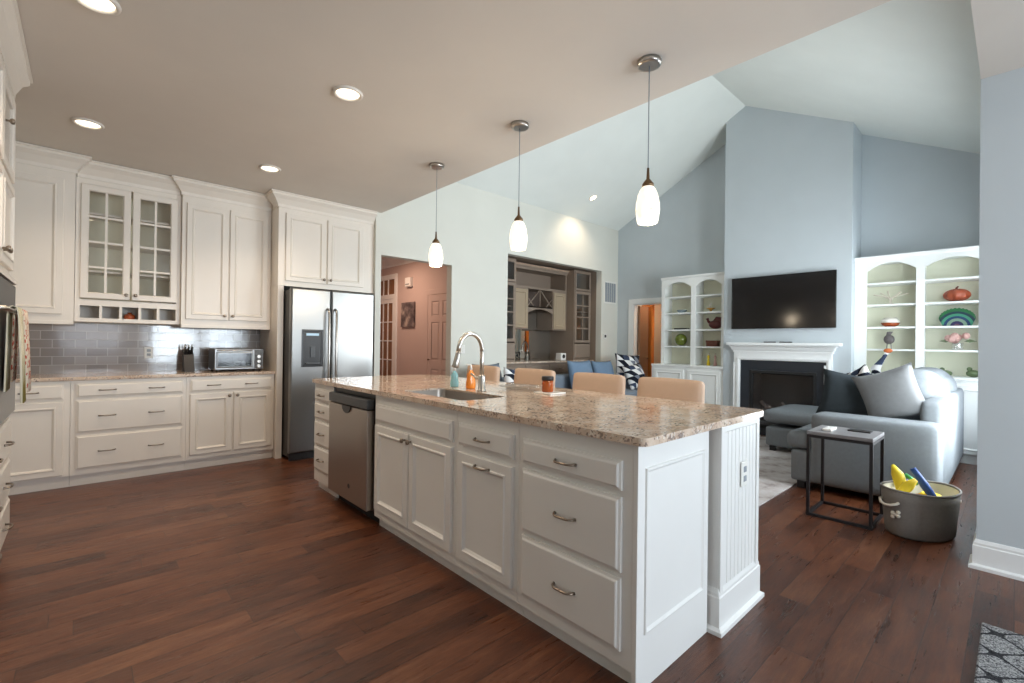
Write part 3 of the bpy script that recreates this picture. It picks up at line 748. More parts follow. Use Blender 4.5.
# end panel, faces -y
E_ = Fr((0, .934, 0), (1, 0, 0), (0, -1, 0))
O('end_panel', G().rings(E_, IX-.002, IB0, 0, IB-.001, [(0, 0), (0, .018), (.001, .019)]), IW, t)
O('panel_moulding', G().rings(E_, IX+.045, IB0-.045, .20, .81, [(0, .018), (.003, .026), (.010, .027), (.016, .022), (.02, .0192)]), IW, t)
t = isl(1.60, 2.10, 'island cabinet with one drawer over a pull-out door')
idrawer(1.63, 2.07, .70, .82, t, IW); idoor(1.63, 2.07, .085, .665, t, IW, hd=(1.85, .62))
t = isl(2.10, 3.08, 'island sink cabinet with a false front and two doors', hollow=True)
idrawer(2.13, 3.05, .70, .82, t, IW, 0, 'false_front')
idoor(2.13, 2.582, .085, .675, t, IW, kn=(2.555, .635)); idoor(2.596, 3.05, .085, .675, t, IW, kn=(2.625, .635))
t = isl(3.827, 4.25, 'narrow island cabinet with four small drawers at the far end')
for z0, z1 in ((.735, .84), (.575, .72), (.35, .56), (.13, .335)): idrawer(3.845, 4.215, z0, z1, t, IW)
# dishwasher
t = T('dishwasher', 'stainless dishwasher with dark top panel built into the island', 'dishwasher', (IX+.25, 3.38, 0)); W0, W1 = yy(3.087), yy(3.822)
O('body', G().box(IX+.01, IB0, W0, W1, .09, IB-.012), 'black_plastic', t)
O('toe_grille', G().box(IX+.05, IB0-.02, W0, W1, 0, .0895), 'toe_black', t)
O('door', G().fbox(I, W0+.022, W1-.012, .10, .785, -.009, .045), 'steel_dark', t, bev=.006)
O('control_panel', G().fbox(I, W0+.022, W1-.012, .789, .858, -.009, .048), 'dark_grey_plastic', t, bev=.008)
g = G(); k0 = g.add([I.p(3.32+.075*math.cos(a), .787+.055*math.sin(a), w) for w in (.0455, .052) for a in [math.pi+math.pi*i/12 for i in range(13)]])
g.quad(*[k0+i for i in range(13)]); g.quad(*[k0+25-i for i in range(13)])
for i in range(13): g.quad(k0+i, k0+(i+1) % 13, k0+13+(i+1) % 13, k0+13+i)
O('pocket_handle', g, 'black_plastic', t)
O('badge', G().lathe(I.p(3.27, .21, .0452), [(.018, 0), (.016, .002)], 16, fr=(I.u, Vector((0, 0, 1)), I.n)), 'dark_grey_plastic', t)
# knee wall / post with bead board
PX0, PX1, PY0 = 2.064, 2.505, .885
t = T('island_end_post', 'white beadboard post with tall base supporting the island bar end', 'post', (2.27, 1.0, 0))
g = G().box(PX0, PX1, PY0, 1.10, 0, IB-.001); g.box(2.032, 2.12, 1.10, 4.06, 0, IB-.001)
O('body', g, IW, t)
P_ = Fr((0, PY0, 0), (1, 0, 0), (0, -1, 0)); g = G()
for i in range(9):
    a = PX0+.035+i*.0415; g.rings(P_, a, a+.038, .19, .875, [(0, 0), (.0, .004), (.003, .008)])
O('beadboard', g, IW, t)
g = G(); g.fbox(P_, PX0, PX0+.032, .17, IB-.001, .0001, .012); g.fbox(P_, PX1-.032, PX1, .17, IB-.001, .0001, .012); g.fbox(P_, PX0+.032, PX1-.032, .877, IB-.001, .0001, .012)
O('trim_boards', g, IW, t, bev=.002)
O('base_moulding', G().sweep([(PX0, 1.10), (PX0, PY0), (PX1, PY0), (PX1, 1.10)], bbprof(.19)), IW, t)
outlet('island_outlet', Fr((0, PY0-.012, 0), (1, 0, 0), (0, -1, 0)), 2.31, .655, 'white outlet plate on the beadboard end of the island', 'outlet')

# countertop with sink cut-out
SX0, SX1, SY0, SY1 = 1.57, 1.90, 2.10, 2.79
bm_pts = []
def arc(cx, cy, r, a0, a1, n=8): return [(cx+r*math.cos(R(a0+(a1-a0)*i/n)), cy+r*math.sin(R(a0+(a1-a0)*i/n))) for i in range(n+1)]
X0, X1, Y0, Y1 = 1.438, 2.60, .872, 4.09
outer = arc(X0+.03, Y0+.03, .03, 180, 270)+arc(X1-.05, Y0+.05, .05, 270, 360)+arc(X1-.32+.02, Y1-.32, .32, 20, 90, 12)+arc(X0+.03, Y1-.03, .03, 90, 180)
hole = arc(SX0+.05, SY0+.05, .05, 180, 270, 6)+arc(SX1-.05, SY0+.05, .05, 270, 360, 6)+arc(SX1-.05, SY1-.05, .05, 0, 90, 6)+arc(SX0+.05, SY1-.05, .05, 90, 180, 6)
me = bpy.data.meshes.new('island_countertop'); b = bmesh.new()
def loop(pts, z):
    vs = [b.verts.new((x, y, z)) for x, y in pts]; return vs, [b.edges.new((vs[i], vs[(i+1) % len(vs)])) for i in range(len(vs))]
vo1, eo1 = loop(outer, IT); vh1, eh1 = loop(hole, IT)
bmesh.ops.triangle_fill(b, edges=eo1+eh1, use_beauty=True)
top = [f for f in b.faces]
r_ = bmesh.ops.extrude_face_region(b, geom=top)
for v in [x for x in r_['geom'] if isinstance(x, bmesh.types.BMVert)]: v.co.z = IB
bmesh.ops.recalc_face_normals(b, faces=b.faces)
b.to_mesh(me); b.free(); me.materials.append(MT['granite'])
for v in me.vertices: v.co -= Vector((2.1, 2.6, IB))
ic = bpy.data.objects.new('island_countertop', me); COL.objects.link(ic); ic.location = (2.1, 2.6, IB)
ic['label'] = 'long speckled granite island countertop with sink cut-out'; ic['category'] = 'countertop'
m = ic.modifiers.new('bevel', 'BEVEL'); m.width = .009; m.segments = 3; m.limit_method = 'ANGLE'; m.angle_limit = R(50)
# sink
g = G()
def rr_(x0, x1, y0, y1, r, z): return [(x, y, z) for x, y in arc(x0+r, y0+r, r, 180, 270, 6)+arc(x1-r, y0+r, r, 270, 360, 6)+arc(x1-r, y1-r, r, 0, 90, 6)+arc(x0+r, y1-r, r, 90, 180, 6)]
ls = [rr_(SX0+.002, SX1-.002, SY0+.002, SY1-.002, .05, IT-.012), rr_(SX0+.002, SX1-.002, SY0+.002, SY1-.002, .05, .72), rr_(SX0+.03, SX1-.03, SY0+.03, SY1-.03, .04, .70), rr_(SX0+.13, SX1-.13, SY0+.3, SY1-.3, .02, .695)]
ks = [g.add(l) for l in ls]; n_ = len(ls[0])
for k1, k2 in zip(ks, ks[1:]):
    for j in range(n_): g.quad(k1+j, k1+(j+1) % n_, k2+(j+1) % n_, k2+j, sm=True)
g.quad(*[ks[-1]+j for j in range(n_)])
t = T('kitchen_sink', 'stainless undermount sink set in the island countertop', 'sink', (1.735, 2.445, .7))
O('basin', g, 'steel_dark', t); O('drain', G().lathe((1.735, 2.445, .6955), [(.045, 0), (.04, .004), (.02, .002)], 18), 'nickel', t)
# faucet
def faucet(loc, ang, s, label):
    t = T('faucet', label, 'faucet', loc); L = Vector(loc); d = Vector((math.cos(ang), math.sin(ang), 0)); z = Vector((0, 0, 1))
    O('base', G().lathe(L, [(.031, .0005), (.031, .008), (.024, .014), (.024, .10), (.020, .11)], 18), 'nickel', t)
    pts = [L+z*.10, L+z*.20*s, L+z*.27*s]
    for i in range(13):
        a = math.pi*i/12; pts.append(L+d*(.118-.118*math.cos(a))*s+z*(.27*s+.115*s*math.sin(a)))
    O('spout', G().tube(pts, .0145, 12), 'nickel', t)
    e = pts[-1]; q = (d*.28-z).normalized()
    O('spray_head', G().tube([e, e+q*.02, e+q*.05*s, e+q*.10*s, e+q*.105*s], [.014, .016, .018, .023, .018], 12), 'nickel', t)
    hd = Vector((-d.y, d.x, 0))*-1
    O('lever', G().tube([L+z*.085, L+z*.09+hd*.05, L+z*.115+hd*.095], [.011, .009, .006], 10), 'nickel', t)
    return t
faucet((1.975, 2.44, IT), R(192), 1.0, 'brushed nickel pull-down faucet on the island beside the sink')
# soap bottles
def bottle(loc, body, label, r, h, name='soap_bottle'):
    t = T(name, label, 'bottle', loc)
    O('body', G().lathe(Vector(loc)+Vector((0, 0, .0005)), [(r*.9, 0), (r, .008), (r*1.02, h*.3), (r*.8, h*.62), (r*.86, h*.78), (r*.35, h), (r*.3, h+.008)], 20, sy=.75), body, t)
    L = Vector(loc)+Vector((0, 0, h+.008))
    O('pump', G().tube([L, L+Vector((0, 0, .03)), L+Vector((-.004, .004, .036)), L+Vector((-.03, .02, .034))], [.010, .006, .006, .004], 8), 'plate_white', t)
bottle((2.01, 2.80, IT), 'soap_blue', 'pale blue soap bottle with white pump beside the sink', .033, .11)
bottle((2.03, 2.63, IT), 'soap_orange', 'orange soap bottle with pump standing left of the faucet', .038, .125)
# candle
t = T('jar_candle', 'amber jar candle with dark lid on the island', 'candle', (2.25, 2.09, IT+.010))
c0 = Vector((2.25, 2.09, IT+.0105))
O('jar', G().lathe(c0, [(.034, 0), (.038, .005), (.038, .05), (.036, .075)], 24), 'amber_glass', t)
O('lid', G().lathe(c0+Vector((0, 0, .0752)), [(.040, 0), (.040, .022), (.037, .026)], 24), 'black_metal', t)
O('coaster', G().box(2.18, 2.33, 2.00, 2.15, IT+.0005, IT+.010), 'plate_white', cat='coaster', label='white square coaster under the amber candle jar', bev=.003, origin=(2.25, 2.08, IT))
O('glass_plate', G().lathe((2.30, 2.40, IT+.0005), [(.05, 0), (.10, .006), (.16, .018), (.163, .022), (.155, .021), (.10, .010), (.02, .005)], 32), 'clear_dish', cat='plate', label='clear glass platter between the faucet and the candle', origin=(2.38, 2.55, IT))

# bar stools
def stool_at():
    t = T('bar_stool', '', 'bar stool', (0, 0, 0), 'bar stools behind the island')
    O('seat', G().rbox(-.22, .22, -.235, .235, .60, .69, .03, .012), 'stool_tan', t)
    g = G().rbox(-.035, .035, -.24, .24, -.17, .17, .028, .006, 12)
    o = O('backrest', g, 'stool_tan', t, loc=(.235, 0, .855), rot=(0, R(6), 0)); WO[o.name] = Vector((.235, 0, .85))
    for sx in (-1, 1):
        for sy in (-1, 1):
            O('leg', G().tube([(sx*.18, sy*.19, .61), (sx*.21, sy*.215, 0.0)], [.019, .014], 8), 'dark_wood', t)
    O('footrest', G().tube([(-.202, -.208, .18), (-.202, .208, .18)], .011, 8), 'dark_wood', t)
    O('stretcher', G().tube([(.202, -.208, .25), (.202, .208, .25)], .011, 8), 'dark_wood', t)
    return t
st = stool_at(); st.location = (2.75, 1.63, 0); st.rotation_euler = (0, 0, 0)
st['label'] = 'tan upholstered bar stool nearest the right end of the island'
for y, lb in ((2.24, 'tan upholstered bar stool second from the right end of the island'), (2.95, 'tan upholstered bar stool behind the amber candle jar'), (3.68, 'tan upholstered bar stool behind the faucet and soap bottles')):
    copy_tree(st, (2.75, y, 0), lb)

# ------------------------------------------------------------------ pendants and downlights
def pendant0():
    t = T('pendant_light', '', 'pendant light', (0, 0, 0), 'pendant lights over the island')
    O('canopy', G().lathe((0, 0, -.03), [(.045, 0), (.062, .004), (.064, .010), (.064, .0295)], 28), 'nickel', t)
    O('cord', G().tube([(0, 0, -.0305), (0, 0, -.59)], .0028, 8), 'grille_grey', t)
    O('socket', G().lathe((0, 0, -.69), [(.032, -.004), (.031, .012), (.018, .03), (.009, .04), (.006, .10)], 20), 'brass_dark', t)
    O('lamp_shade', G().lathe((0, 0, -.895), [(.044, 0), (.054, .004), (.060, .03), (.065, .07), (.063, .11), (.054, .155), (.042, .185), (.031, .2005)], 28), 'pendant_glass', t)
    return t
pe = pendant0(); pe.location = (2.27, 1.378, ZC); pe['label'] = 'nearest and largest of the three glass pendant lights'
copy_tree(pe, (2.27, 2.41, ZC), 'middle pendant light with mottled glass over the island')
copy_tree(pe, (2.27, 3.467, ZC), 'farthest pendant light, hanging in front of the hall doorway')
for y in (1.378, 2.41, 3.467):
    l = bpy.data.lights.new('pendant_bulb', 'POINT'); l.energy = 9; l.color = (1, .82, .60); l.shadow_soft_size = .05
    o = bpy.data.objects.new('pendant_bulb', l); COL.objects.link(o); o.location = (2.27, y, 1.86)
def can0():
    t = T('recessed_light', '', 'ceiling light', (0, 0, 0), 'recessed ceiling lights')
    pts = [(.080*math.cos(2*math.pi*i/32), .080*math.sin(2*math.pi*i/32), -.004) for i in range(32)]
    O('trim_ring', G().tube(pts, .0115, 8, closed=True), 'ceiling_paint', t)
    O('lens', G().lathe((0, 0, -.004), [(.068, 0), (.068, .0035)], 28), 'lamp_glow', t)
    return t
ca = can0(); spots = [((1.206, 2.862), 'recessed ceiling light nearest the pendants'), ((1.227, 4.604), 'recessed ceiling light in front of the fridge cabinet'), ((.006, 4.587), 'recessed ceiling light in front of the glass cabinet'), ((.024, 2.893), 'recessed ceiling light cut by the top edge of the photo')]
for i, ((x, y), lb) in enumerate(spots):
    if i == 0: ca.location = (x, y, ZC); ca['label'] = lb
    else: copy_tree(ca, (x, y, ZC), lb)
    l = bpy.data.lights.new('recessed_bulb', 'SPOT'); l.energy = 44; l.color = (1, .81, .62); l.spot_size = R(130); l.spot_blend = .8; l.shadow_soft_size = .07
    o = bpy.data.objects.new('recessed_bulb', l); COL.objects.link(o); o.location = (x, y, ZC-.02)
# light in the vault slope, above the bar
vy = 4.80; vz = zv(vy); c = copy_tree(ca, (6.22, vy, vz-.004), 'small recessed light in the sloped ceiling above the bar niche')
sl = math.atan((RZ-LZ)/(YL-RY)); c.rotation_euler = (-sl, 0, 0); c.scale = (.8, .8, .8)
l = bpy.data.lights.new('recessed_bulb', 'SPOT'); l.energy = 38; l.color = (1, .78, .56); l.spot_size = R(110); l.spot_blend = .9; l.shadow_soft_size = .06
o = bpy.data.objects.new('recessed_bulb', l); COL.objects.link(o); o.location = (6.22, vy, vz-.04); o.rotation_euler = (R(20), 0, 0)

# ------------------------------------------------------------------ left wall fittings
LW = Fr((0, YL, 0), (1, 0, 0), (0, -1, 0))
t = T('return_air_vent', 'grey louvred return air vent on the wall right of the bar niche', 'vent', (7.4, YL, 2.25))
va, vb, v0, v1 = 7.17, 7.56, 2.03, 2.45
O('frame', G().rings(LW, va, vb, v0, v1, [(0, 0), (0, .008), (.02, .010), (.022, .004)]), 'outlet_white', t)
for q in range(5): O('slat', G().fbox(LW, va+.03+q*.068, va+.03+q*.068+.052, v0+.03, v1-.03, .004, .010), 'grille_grey', t)
t = T('thermostat', 'small thermostat on the wall below the air vent', 'thermostat', (7.19, YL, 1.42))
O('housing', G().rings(LW, 7.15, 7.24, 1.36, 1.45, [(0, 0), (0, .02), (.006, .024)]), 'outlet_white', t)
O('screen', G().fbox(LW, 7.168, 7.222, 1.385, 1.435, .024, .0255), 'black_plastic', t)
outlet('light_switch', LW, 3.90, 1.16, 'white light switch on the wall right of the hall doorway', 'switch', hole=False)

# ------------------------------------------------------------------ hall: doors, picture, chime
HF = Fr((HX, 0, 0), (0, 1, 0), (-1, 0, 0))
def casing(fr, a0, a1, z1, parent, w=.085, mat='trim_white'):
    g = G(); g.fbox(fr, a0-w, a0, 0, z1+w, .001, .022); g.fbox(fr, a1, a1+w, 0, z1+w, .001, .022); g.fbox(fr, a0, a1, z1, z1+w, .001, .022)
    return O('casing', g, mat, parent, bev=.004)
# six panel door
a0, a1, z1 = 5.85, 6.60, 2.03
g = G().fbox(HF, a0, a1, .01, z1, .001, .008)
def pan(x, y, w, h): g.rings(HF, x, x+w, y, y+h, [(0, .008), (.0, .006), (.012, .002), (.028, .006), (.04, .008)])
rails = G().fbox(HF, a0, a0+.11, .01, z1, .008, .018)
for q in ((a1-.11, a1), ): rails.fbox(HF, q[0], q[1], .01, z1, .008, .018)
rails.fbox(HF, (a0+a1)/2-.05, (a0+a1)/2+.05, .01, z1, .008, .018)
for z0_, z1_ in ((.01, .24), (.82, .96), (1.58, 1.68), (1.92, z1)):
    for aa, bb in ((a0+.11, (a0+a1)/2-.05), ((a0+a1)/2+.05, a1-.11)): rails.fbox(HF, aa, bb, z0_, z1_, .008, .018)
d1 = ST('door_1', g, 'hall_paint'); O('panel_rails', rails, 'hall_paint', d1, bev=.004)
pan_g = G()
for aa, bb in ((a0+.125, (a0+a1)/2-.065), ((a0+a1)/2+.065, a1-.125)):
    for z0_, z1_ in ((.26, .80), (.98, 1.56), (1.70, 1.90)): pan_g.rings(HF, aa, bb, z0_, z1_, [(0, .008), (.015, .015), (.02, .015)])
O('panels', pan_g, 'hall_paint', d1); casing(HF, a0, a1, z1, d1, mat='hall_paint'); knob(HF, a1-.06, .97, d1, .018, 'brass_dark')
# french door with transom
a0, a1, z1 = 7.72, 8.62, 2.05
g = G()
g.fbox(HF, a0-.07, a0, 0, 2.50, .001, .03); g.fbox(HF, a1, a1+.07, 0, 2.50, .001, .03); g.fbox(HF, a0, a1, 2.41, 2.50, .001, .03); g.fbox(HF, a0, a1, 2.05, 2.13, .001, .03)
g.fbox(HF, a0, a0+.08, 0, 2.05, .001, .02); g.fbox(HF, a1-.08, a1, 0, 2.05, .001, .02); g.fbox(HF, a0+.08, a1-.08, 0, .22, .001, .02); g.fbox(HF, a0+.08, a1-.08, 1.97, 2.05, .001, .02)
for i in range(1, 4): a = a0+.08+(a1-a0-.16)*i/4; g.fbox(HF, a-.01, a+.01, .22, 1.97, .003, .018); g.fbox(HF, a-.01, a+.01, 2.13, 2.41, .003, .018)
for j in range(1, 5): z = .22+1.75*j/5; g.fbox(HF, a0+.08, a1-.08, z-.01, z+.01, .004, .0175)
d2 = ST('door_2', g, 'trim_white')
O('glass', G().fbox(HF, a0+.01, a1-.01, .2, 2.45, .0005, .0025), 'lit_pane_amber', d2)
t = T('wall_picture', 'dark canvas picture on the hall wall', 'picture', (HX, 7.24, 1.7))
O('canvas', G().fbox(HF, 7.02, 7.46, 1.52, 1.95, .001, .035), 'canvas_print', t, bev=.003)
t = T('door_chime', 'white door chime box high on the hall wall', 'chime', (HX, 7.22, 2.3))
O('cover', G().rings(HF, 7.12, 7.30, 2.22, 2.38, [(0, .001), (0, .05), (.012, .06)]), 'trim_white', t)
O('grille', G().fbox(HF, 7.15, 7.27, 2.25, 2.27, .060, .063), 'grille_grey', t)
# back hall doors
g = G(); BH = Fr((0, 5.02, 0), (1, 0, 0), (0, -1, 0))
BW = Fr((9.3, 0, 0), (0, 1, 0), (-1, 0, 0))
g = G().fbox(BW, 4.25, 4.95, .01, 2.03, .001, .03); d3 = ST('door_3', g, 'warm_wood')
O('panels', G().rings(BW, 4.33, 4.87, .15, .9, [(0, .03), (.02, .038), (.04, .038)]).rings(BW, 4.33, 4.87, 1.0, 1.9, [(0, .03), (.02, .038), (.04, .038)]), 'warm_wood', d3)
# open brown door leaf seen through the opening
hx, hy = XT+.13, TD1-.025
g = G().prism([(hx, hy, .01), (hx+.30, hy-.0, .01), (hx+.30, hy-.04, .01), (hx, hy-.04, .01)], (0, 0, 1.98)); d4 = ST('door_4', g, 'brown_door')
fr4 = Fr((hx, hy-.04, 0), (1, 0, 0), (0, -1, 0)); knob(fr4, .26, 1.0, d4, 0, 'brass_dark')
g = G(); g.box(8.1, 8.2, 4.80, 5.02, 0, 2.5); g.box(8.1, 8.2, 3.5, 3.9, 0, 2.5); g.box(8.1, 8.2, 3.9, 4.80, 2.05, 2.5); ST('trim_4', g, 'warm_wood')

# ------------------------------------------------------------------ bar in the niche (faces -y)
BT = 'bar_taupe'
def bar_tower(x0, x1, label):
    fy = 5.50; t = T('bar_tower_cabinet', label, 'cabinet', ((x0+x1)/2, 5.8, .96)); fr = Fr((0, fy, 0), (1, 0, 0), (0, -1, 0))
    g = G(); g.box(x0, x0+.02, fy, 6.099, .96, NZ); g.box(x1-.02, x1, fy, 6.099, .96, NZ); g.box(x0+.02, x1-.02, 6.08, 6.099, .96, NZ)
    for z in (.96, 1.28, 2.21, 2.59): g.box(x0+.02, x1-.02, fy, 6.08, z, z+.03)
    O('body', g, BT, t)
    for z in (1.55, 1.85): O('shelf', G().box(x0+.021, x1-.021, fy+.04, 6.079, z, z+.015), BT, t)
    glass_door(fr, x0+.015, x1-.015, 1.28, 2.23, t, BT, 2, 4, fwid=.05)
    glass_door(fr, x0+.015, x1-.015, 2.245, 2.60, t, BT, 1, 1, fwid=.04)
    drawer(fr, x0+.015, x1-.015, 1.0, 1.26, t, BT, 0)
    O('backing', G().box(x0+.021, x1-.021, 6.07, 6.079, .99, 2.585), 'bar_dark', t)
    return t
bar_tower(N0+.003, 5.14, 'taupe glass-door tower cabinet at the left side of the bar niche')
bar_tower(6.60, N1-.003, 'taupe glass-door tower cabinet at the right side of the bar niche')
fy = 5.68; BF = Fr((0, fy, 0), (1, 0, 0), (0, -1, 0)); b0, b1 = 5.143, 6.597
t = T('bar_wall_cabinet', 'taupe wall cabinet with open top shelf and wine lattice in the bar niche', 'cabinet', (5.87, 5.9, 1.4))
w1, w2 = 5.60, 6.22
g = G(); g.box(b0, w1, fy, 6.079, 1.50, 2.20); g.box(w2, b1, fy, 6.079, 1.50, 2.20); g.box(b0, b1, fy, 6.079, 2.20, 2.24); g.box(b0, b1, fy, 6.079, 2.54, 2.61)
g.box(b0, b1, 6.06, 6.079, 2.24, 2.54); g.box(b0, b0+.03, fy, 6.06, 2.24, 2.54); g.box(b1-.03, b1, fy, 6.06, 2.24, 2.54); g.box(w1, w2, fy, 6.079, 1.88, 1.90)
O('body', g, BT, t)
O('backing', G().box(w1, w2, 6.0, 6.01, 1.90, 2.20), 'bar_dark', t)
door(BF, b0+.04, w1-.02, 1.52, 2.18, t, 'bar_door'); door(BF, w2+.02, b1-.04, 1.52, 2.18, t, 'bar_door')
g = G()
for a, b in (((w1, 1.90), ((w1+w2)/2, 2.20)), ((w2, 1.90), ((w1+w2)/2, 2.20)), (((w1+w2)/2, 1.90), ((w1+w2)/2, 2.20)), ((w1, 2.05), ((w1+w2)/2-.15, 1.90)), ((w2, 2.05), ((w1+w2)/2+.15, 1.90))):
    g.tube([BF.p(a[0], a[1], -.02), BF.p(b[0], b[1], -.02)], .010, 6)
O('wine_lattice', g, BT, t)
g = G(); pts = [(w1, fy, 1.90), (w2, fy, 1.90), (w2, fy, 1.78)]+[(w2-.03-(w2-w1-.06)*i/10, fy, 1.80+.06*math.sin(math.pi*i/10)) for i in range(11)]+[(w1, fy, 1.78)]
g.prism(pts, (0, .02, 0)); O('valance', g, BT, t)
O('crown', G().sweep([(b0, fy), (b1, fy)], crown_p(2.61, .05, .09)), BT, t)
t = T('bar_base_cabinet', 'taupe base cabinet under the bar niche counter', 'cabinet', (5.9, 5.8, 0))
O('body', G().box(N0+.003, N1-.003, 5.46, 6.099, 0, .93), BT, t)
BB = Fr((0, 5.46, 0), (1, 0, 0), (0, -1, 0))
for i in range(4): a = N0+.03+i*.578; drawer(BB, a, a+.55, .74, .90, t, BT, 1); door(BB, a, a+.55, .12, .72, t, BT)
O('bar_counter', G().box(N0+.003, N1-.003, 5.40, 6.099, .931, .959), 'granite', cat='counter', label='speckled granite counter in the bar niche', origin=(5.9, 5.75, .93), bev=.004)
O('bar_mirror', G().box(b0+.001, b1-.001, 6.082, 6.098, .9605, 1.50), 'mirror', cat='mirror', label='mirror backsplash between counter and cabinets in the bar niche', origin=(5.87, 6.09, 1.0))
O('mirror_strip', G().box(w1, w2, 6.082, 6.098, 1.501, 1.88), 'mirror', cat='mirror', label='tall mirror panel under the valance in the bar niche', origin=(5.87, 6.09, 1.6))
faucet((5.83, 5.92, .959), R(200), .85, 'slender bar faucet in front of the niche mirror')
t = T('coffee_maker', 'small white appliance with round black dial on the bar counter', 'appliance', (6.40, 5.62, .959))
O('housing', G().box(6.32, 6.46, 5.55, 5.68, .9595, 1.09), 'plate_white', t, bev=.01)
cf = Fr((0, 5.55, 0), (1, 0, 0), (0, -1, 0)); O('dial', G().lathe(cf.p(6.39, 1.03, 0), [(.035, .0005), (.033, .008)], 18, fr=(cf.u, Vector((0, 0, 1)), cf.n)), 'black_plastic', t)

# ------------------------------------------------------------------ tv, mantel, fireplace
TV = Fr((CX, 0, 0), (0, 1, 0), (-1, 0, 0))
t = T('television', 'large flat black television on the chimney breast above the mantel', 'television', (CX, 2.26, 1.89))
ty0, ty1, tz0, tz1 = 1.562, 2.864, 1.508, 2.25
O('screen', G().rings(TV, ty0, ty1, tz0, tz1, [(0, .045), (0, .068), (.004, .070), (.012, .070), (.013, .0685)]), 'tv_screen', t)
O('back_box', G().fbox(TV, 1.95, 2.5, 1.62, 2.1, .012, .044), 'black_plastic', t)
O('wall_bracket', G().fbox(TV, 2.1, 2.4, 1.7, 2.0, .001, .011), 'black_metal', t)
t = T('fireplace_mantel', 'white fireplace mantel with stepped shelf below the television', 'mantel', (7.2, 2.24, 0))
MA = Fr((CX, 0, 0), (0, 1, 0), (-1, 0, 0)); m0, m1 = 1.645, 2.785; o0, o1, oz = 1.665, 2.742, 1.06
g = G(); g.fbox(MA, m0-.04, o0, 0, 1.17, .001, .06); g.fbox(MA, o1, m1+.04, 0, 1.17, .001, .06); g.fbox(MA, o0, o1, oz, 1.17, .001, .06)
O('surround', g, 'trim_white', t, bev=.003)
O('inner_moulding', G().rings(MA, o0-.04, o1+.04, -.2, oz+.04, [(0, .06), (.0, .075), (.02, .075), (.04, .062)], cap=False, back=False), 'trim_white', t)
p_ = [(m0-.04, 1.17), (m1+.04, 1.17)]
O('cornice', G().sweep([(CX-.001, m1+.04), (CX-.06, m1+.04), (CX-.06, m0-.04), (CX-.001, m0-.04)][::-1] if False else [(CX-.001, m1+.04), (CX-.06, m1+.04), (CX-.06, m0-.04), (CX-.001, m0-.04)], [(-.02, 1.17), (.012, 1.17), (.012, 1.195), (.025, 1.21), (.04, 1.245), (.055, 1.255), (.055, 1.27), (-.02, 1.27)]), 'trim_white', t)
O('mantel_shelf', G().box(CX-.165, CX-.001, 1.50, 2.90, 1.271, 1.31), 'trim_white', t, bev=.006)
for a in (m0-.04, o1+.005):
    O('leg_panel', G().rings(MA, a+.015, a+.085, .15, 1.02, [(0, .06), (.003, .068), (.012, .068), (.018, .061)]), 'trim_white', t)
t = T('gas_fireplace', 'black gas fireplace with logs in a dark slate surround', 'fireplace', (7.4, 2.24, 0))
g = G(); g.fbox(MA, o0, FB0, 0, oz-.001, .001, .03); g.fbox(MA, FB1, o1, 0, oz-.001, .001, .03); g.fbox(MA, FB0, FB1, FBZ, oz-.001, .001, .03); g.fbox(MA, FB0, FB1, 0, .10, -.02, .03)
O('slate_surround', g, 'slate_black', t)
O('firebox', G().rings(MA, FB0+.002, FB1-.002, .10, FBZ-.002, [(0, .028), (.035, .034), (.045, .01), (.06, -.25)], back=False), 'firebox', t)
for i in range(6):
    a = 2.0+.09*i; O('log', G().tube([MA.p(a-.08, .30+.03*(i % 2), -.12), MA.p(a+.07, .36+.05*(i % 3), -.14)], [.035, .028], 8), 'log_ember', t)
O('glass', G().fbox(MA, FB0+.05, FB1-.05, .15, FBZ-.05, .004, .008), 'fire_glass', t)
for y in (2.33, 2.13): O('remote_control', G().box(CX-.11, CX-.07, y-.075, y+.075, 1.3105, 1.325), 'black_plastic', cat='remote', bev=.004, origin=(CX-.09, y, 1.31), label='black remote control on the mantel, %s' % ('left of the pair' if y > 2.3 else 'right of the pair'))

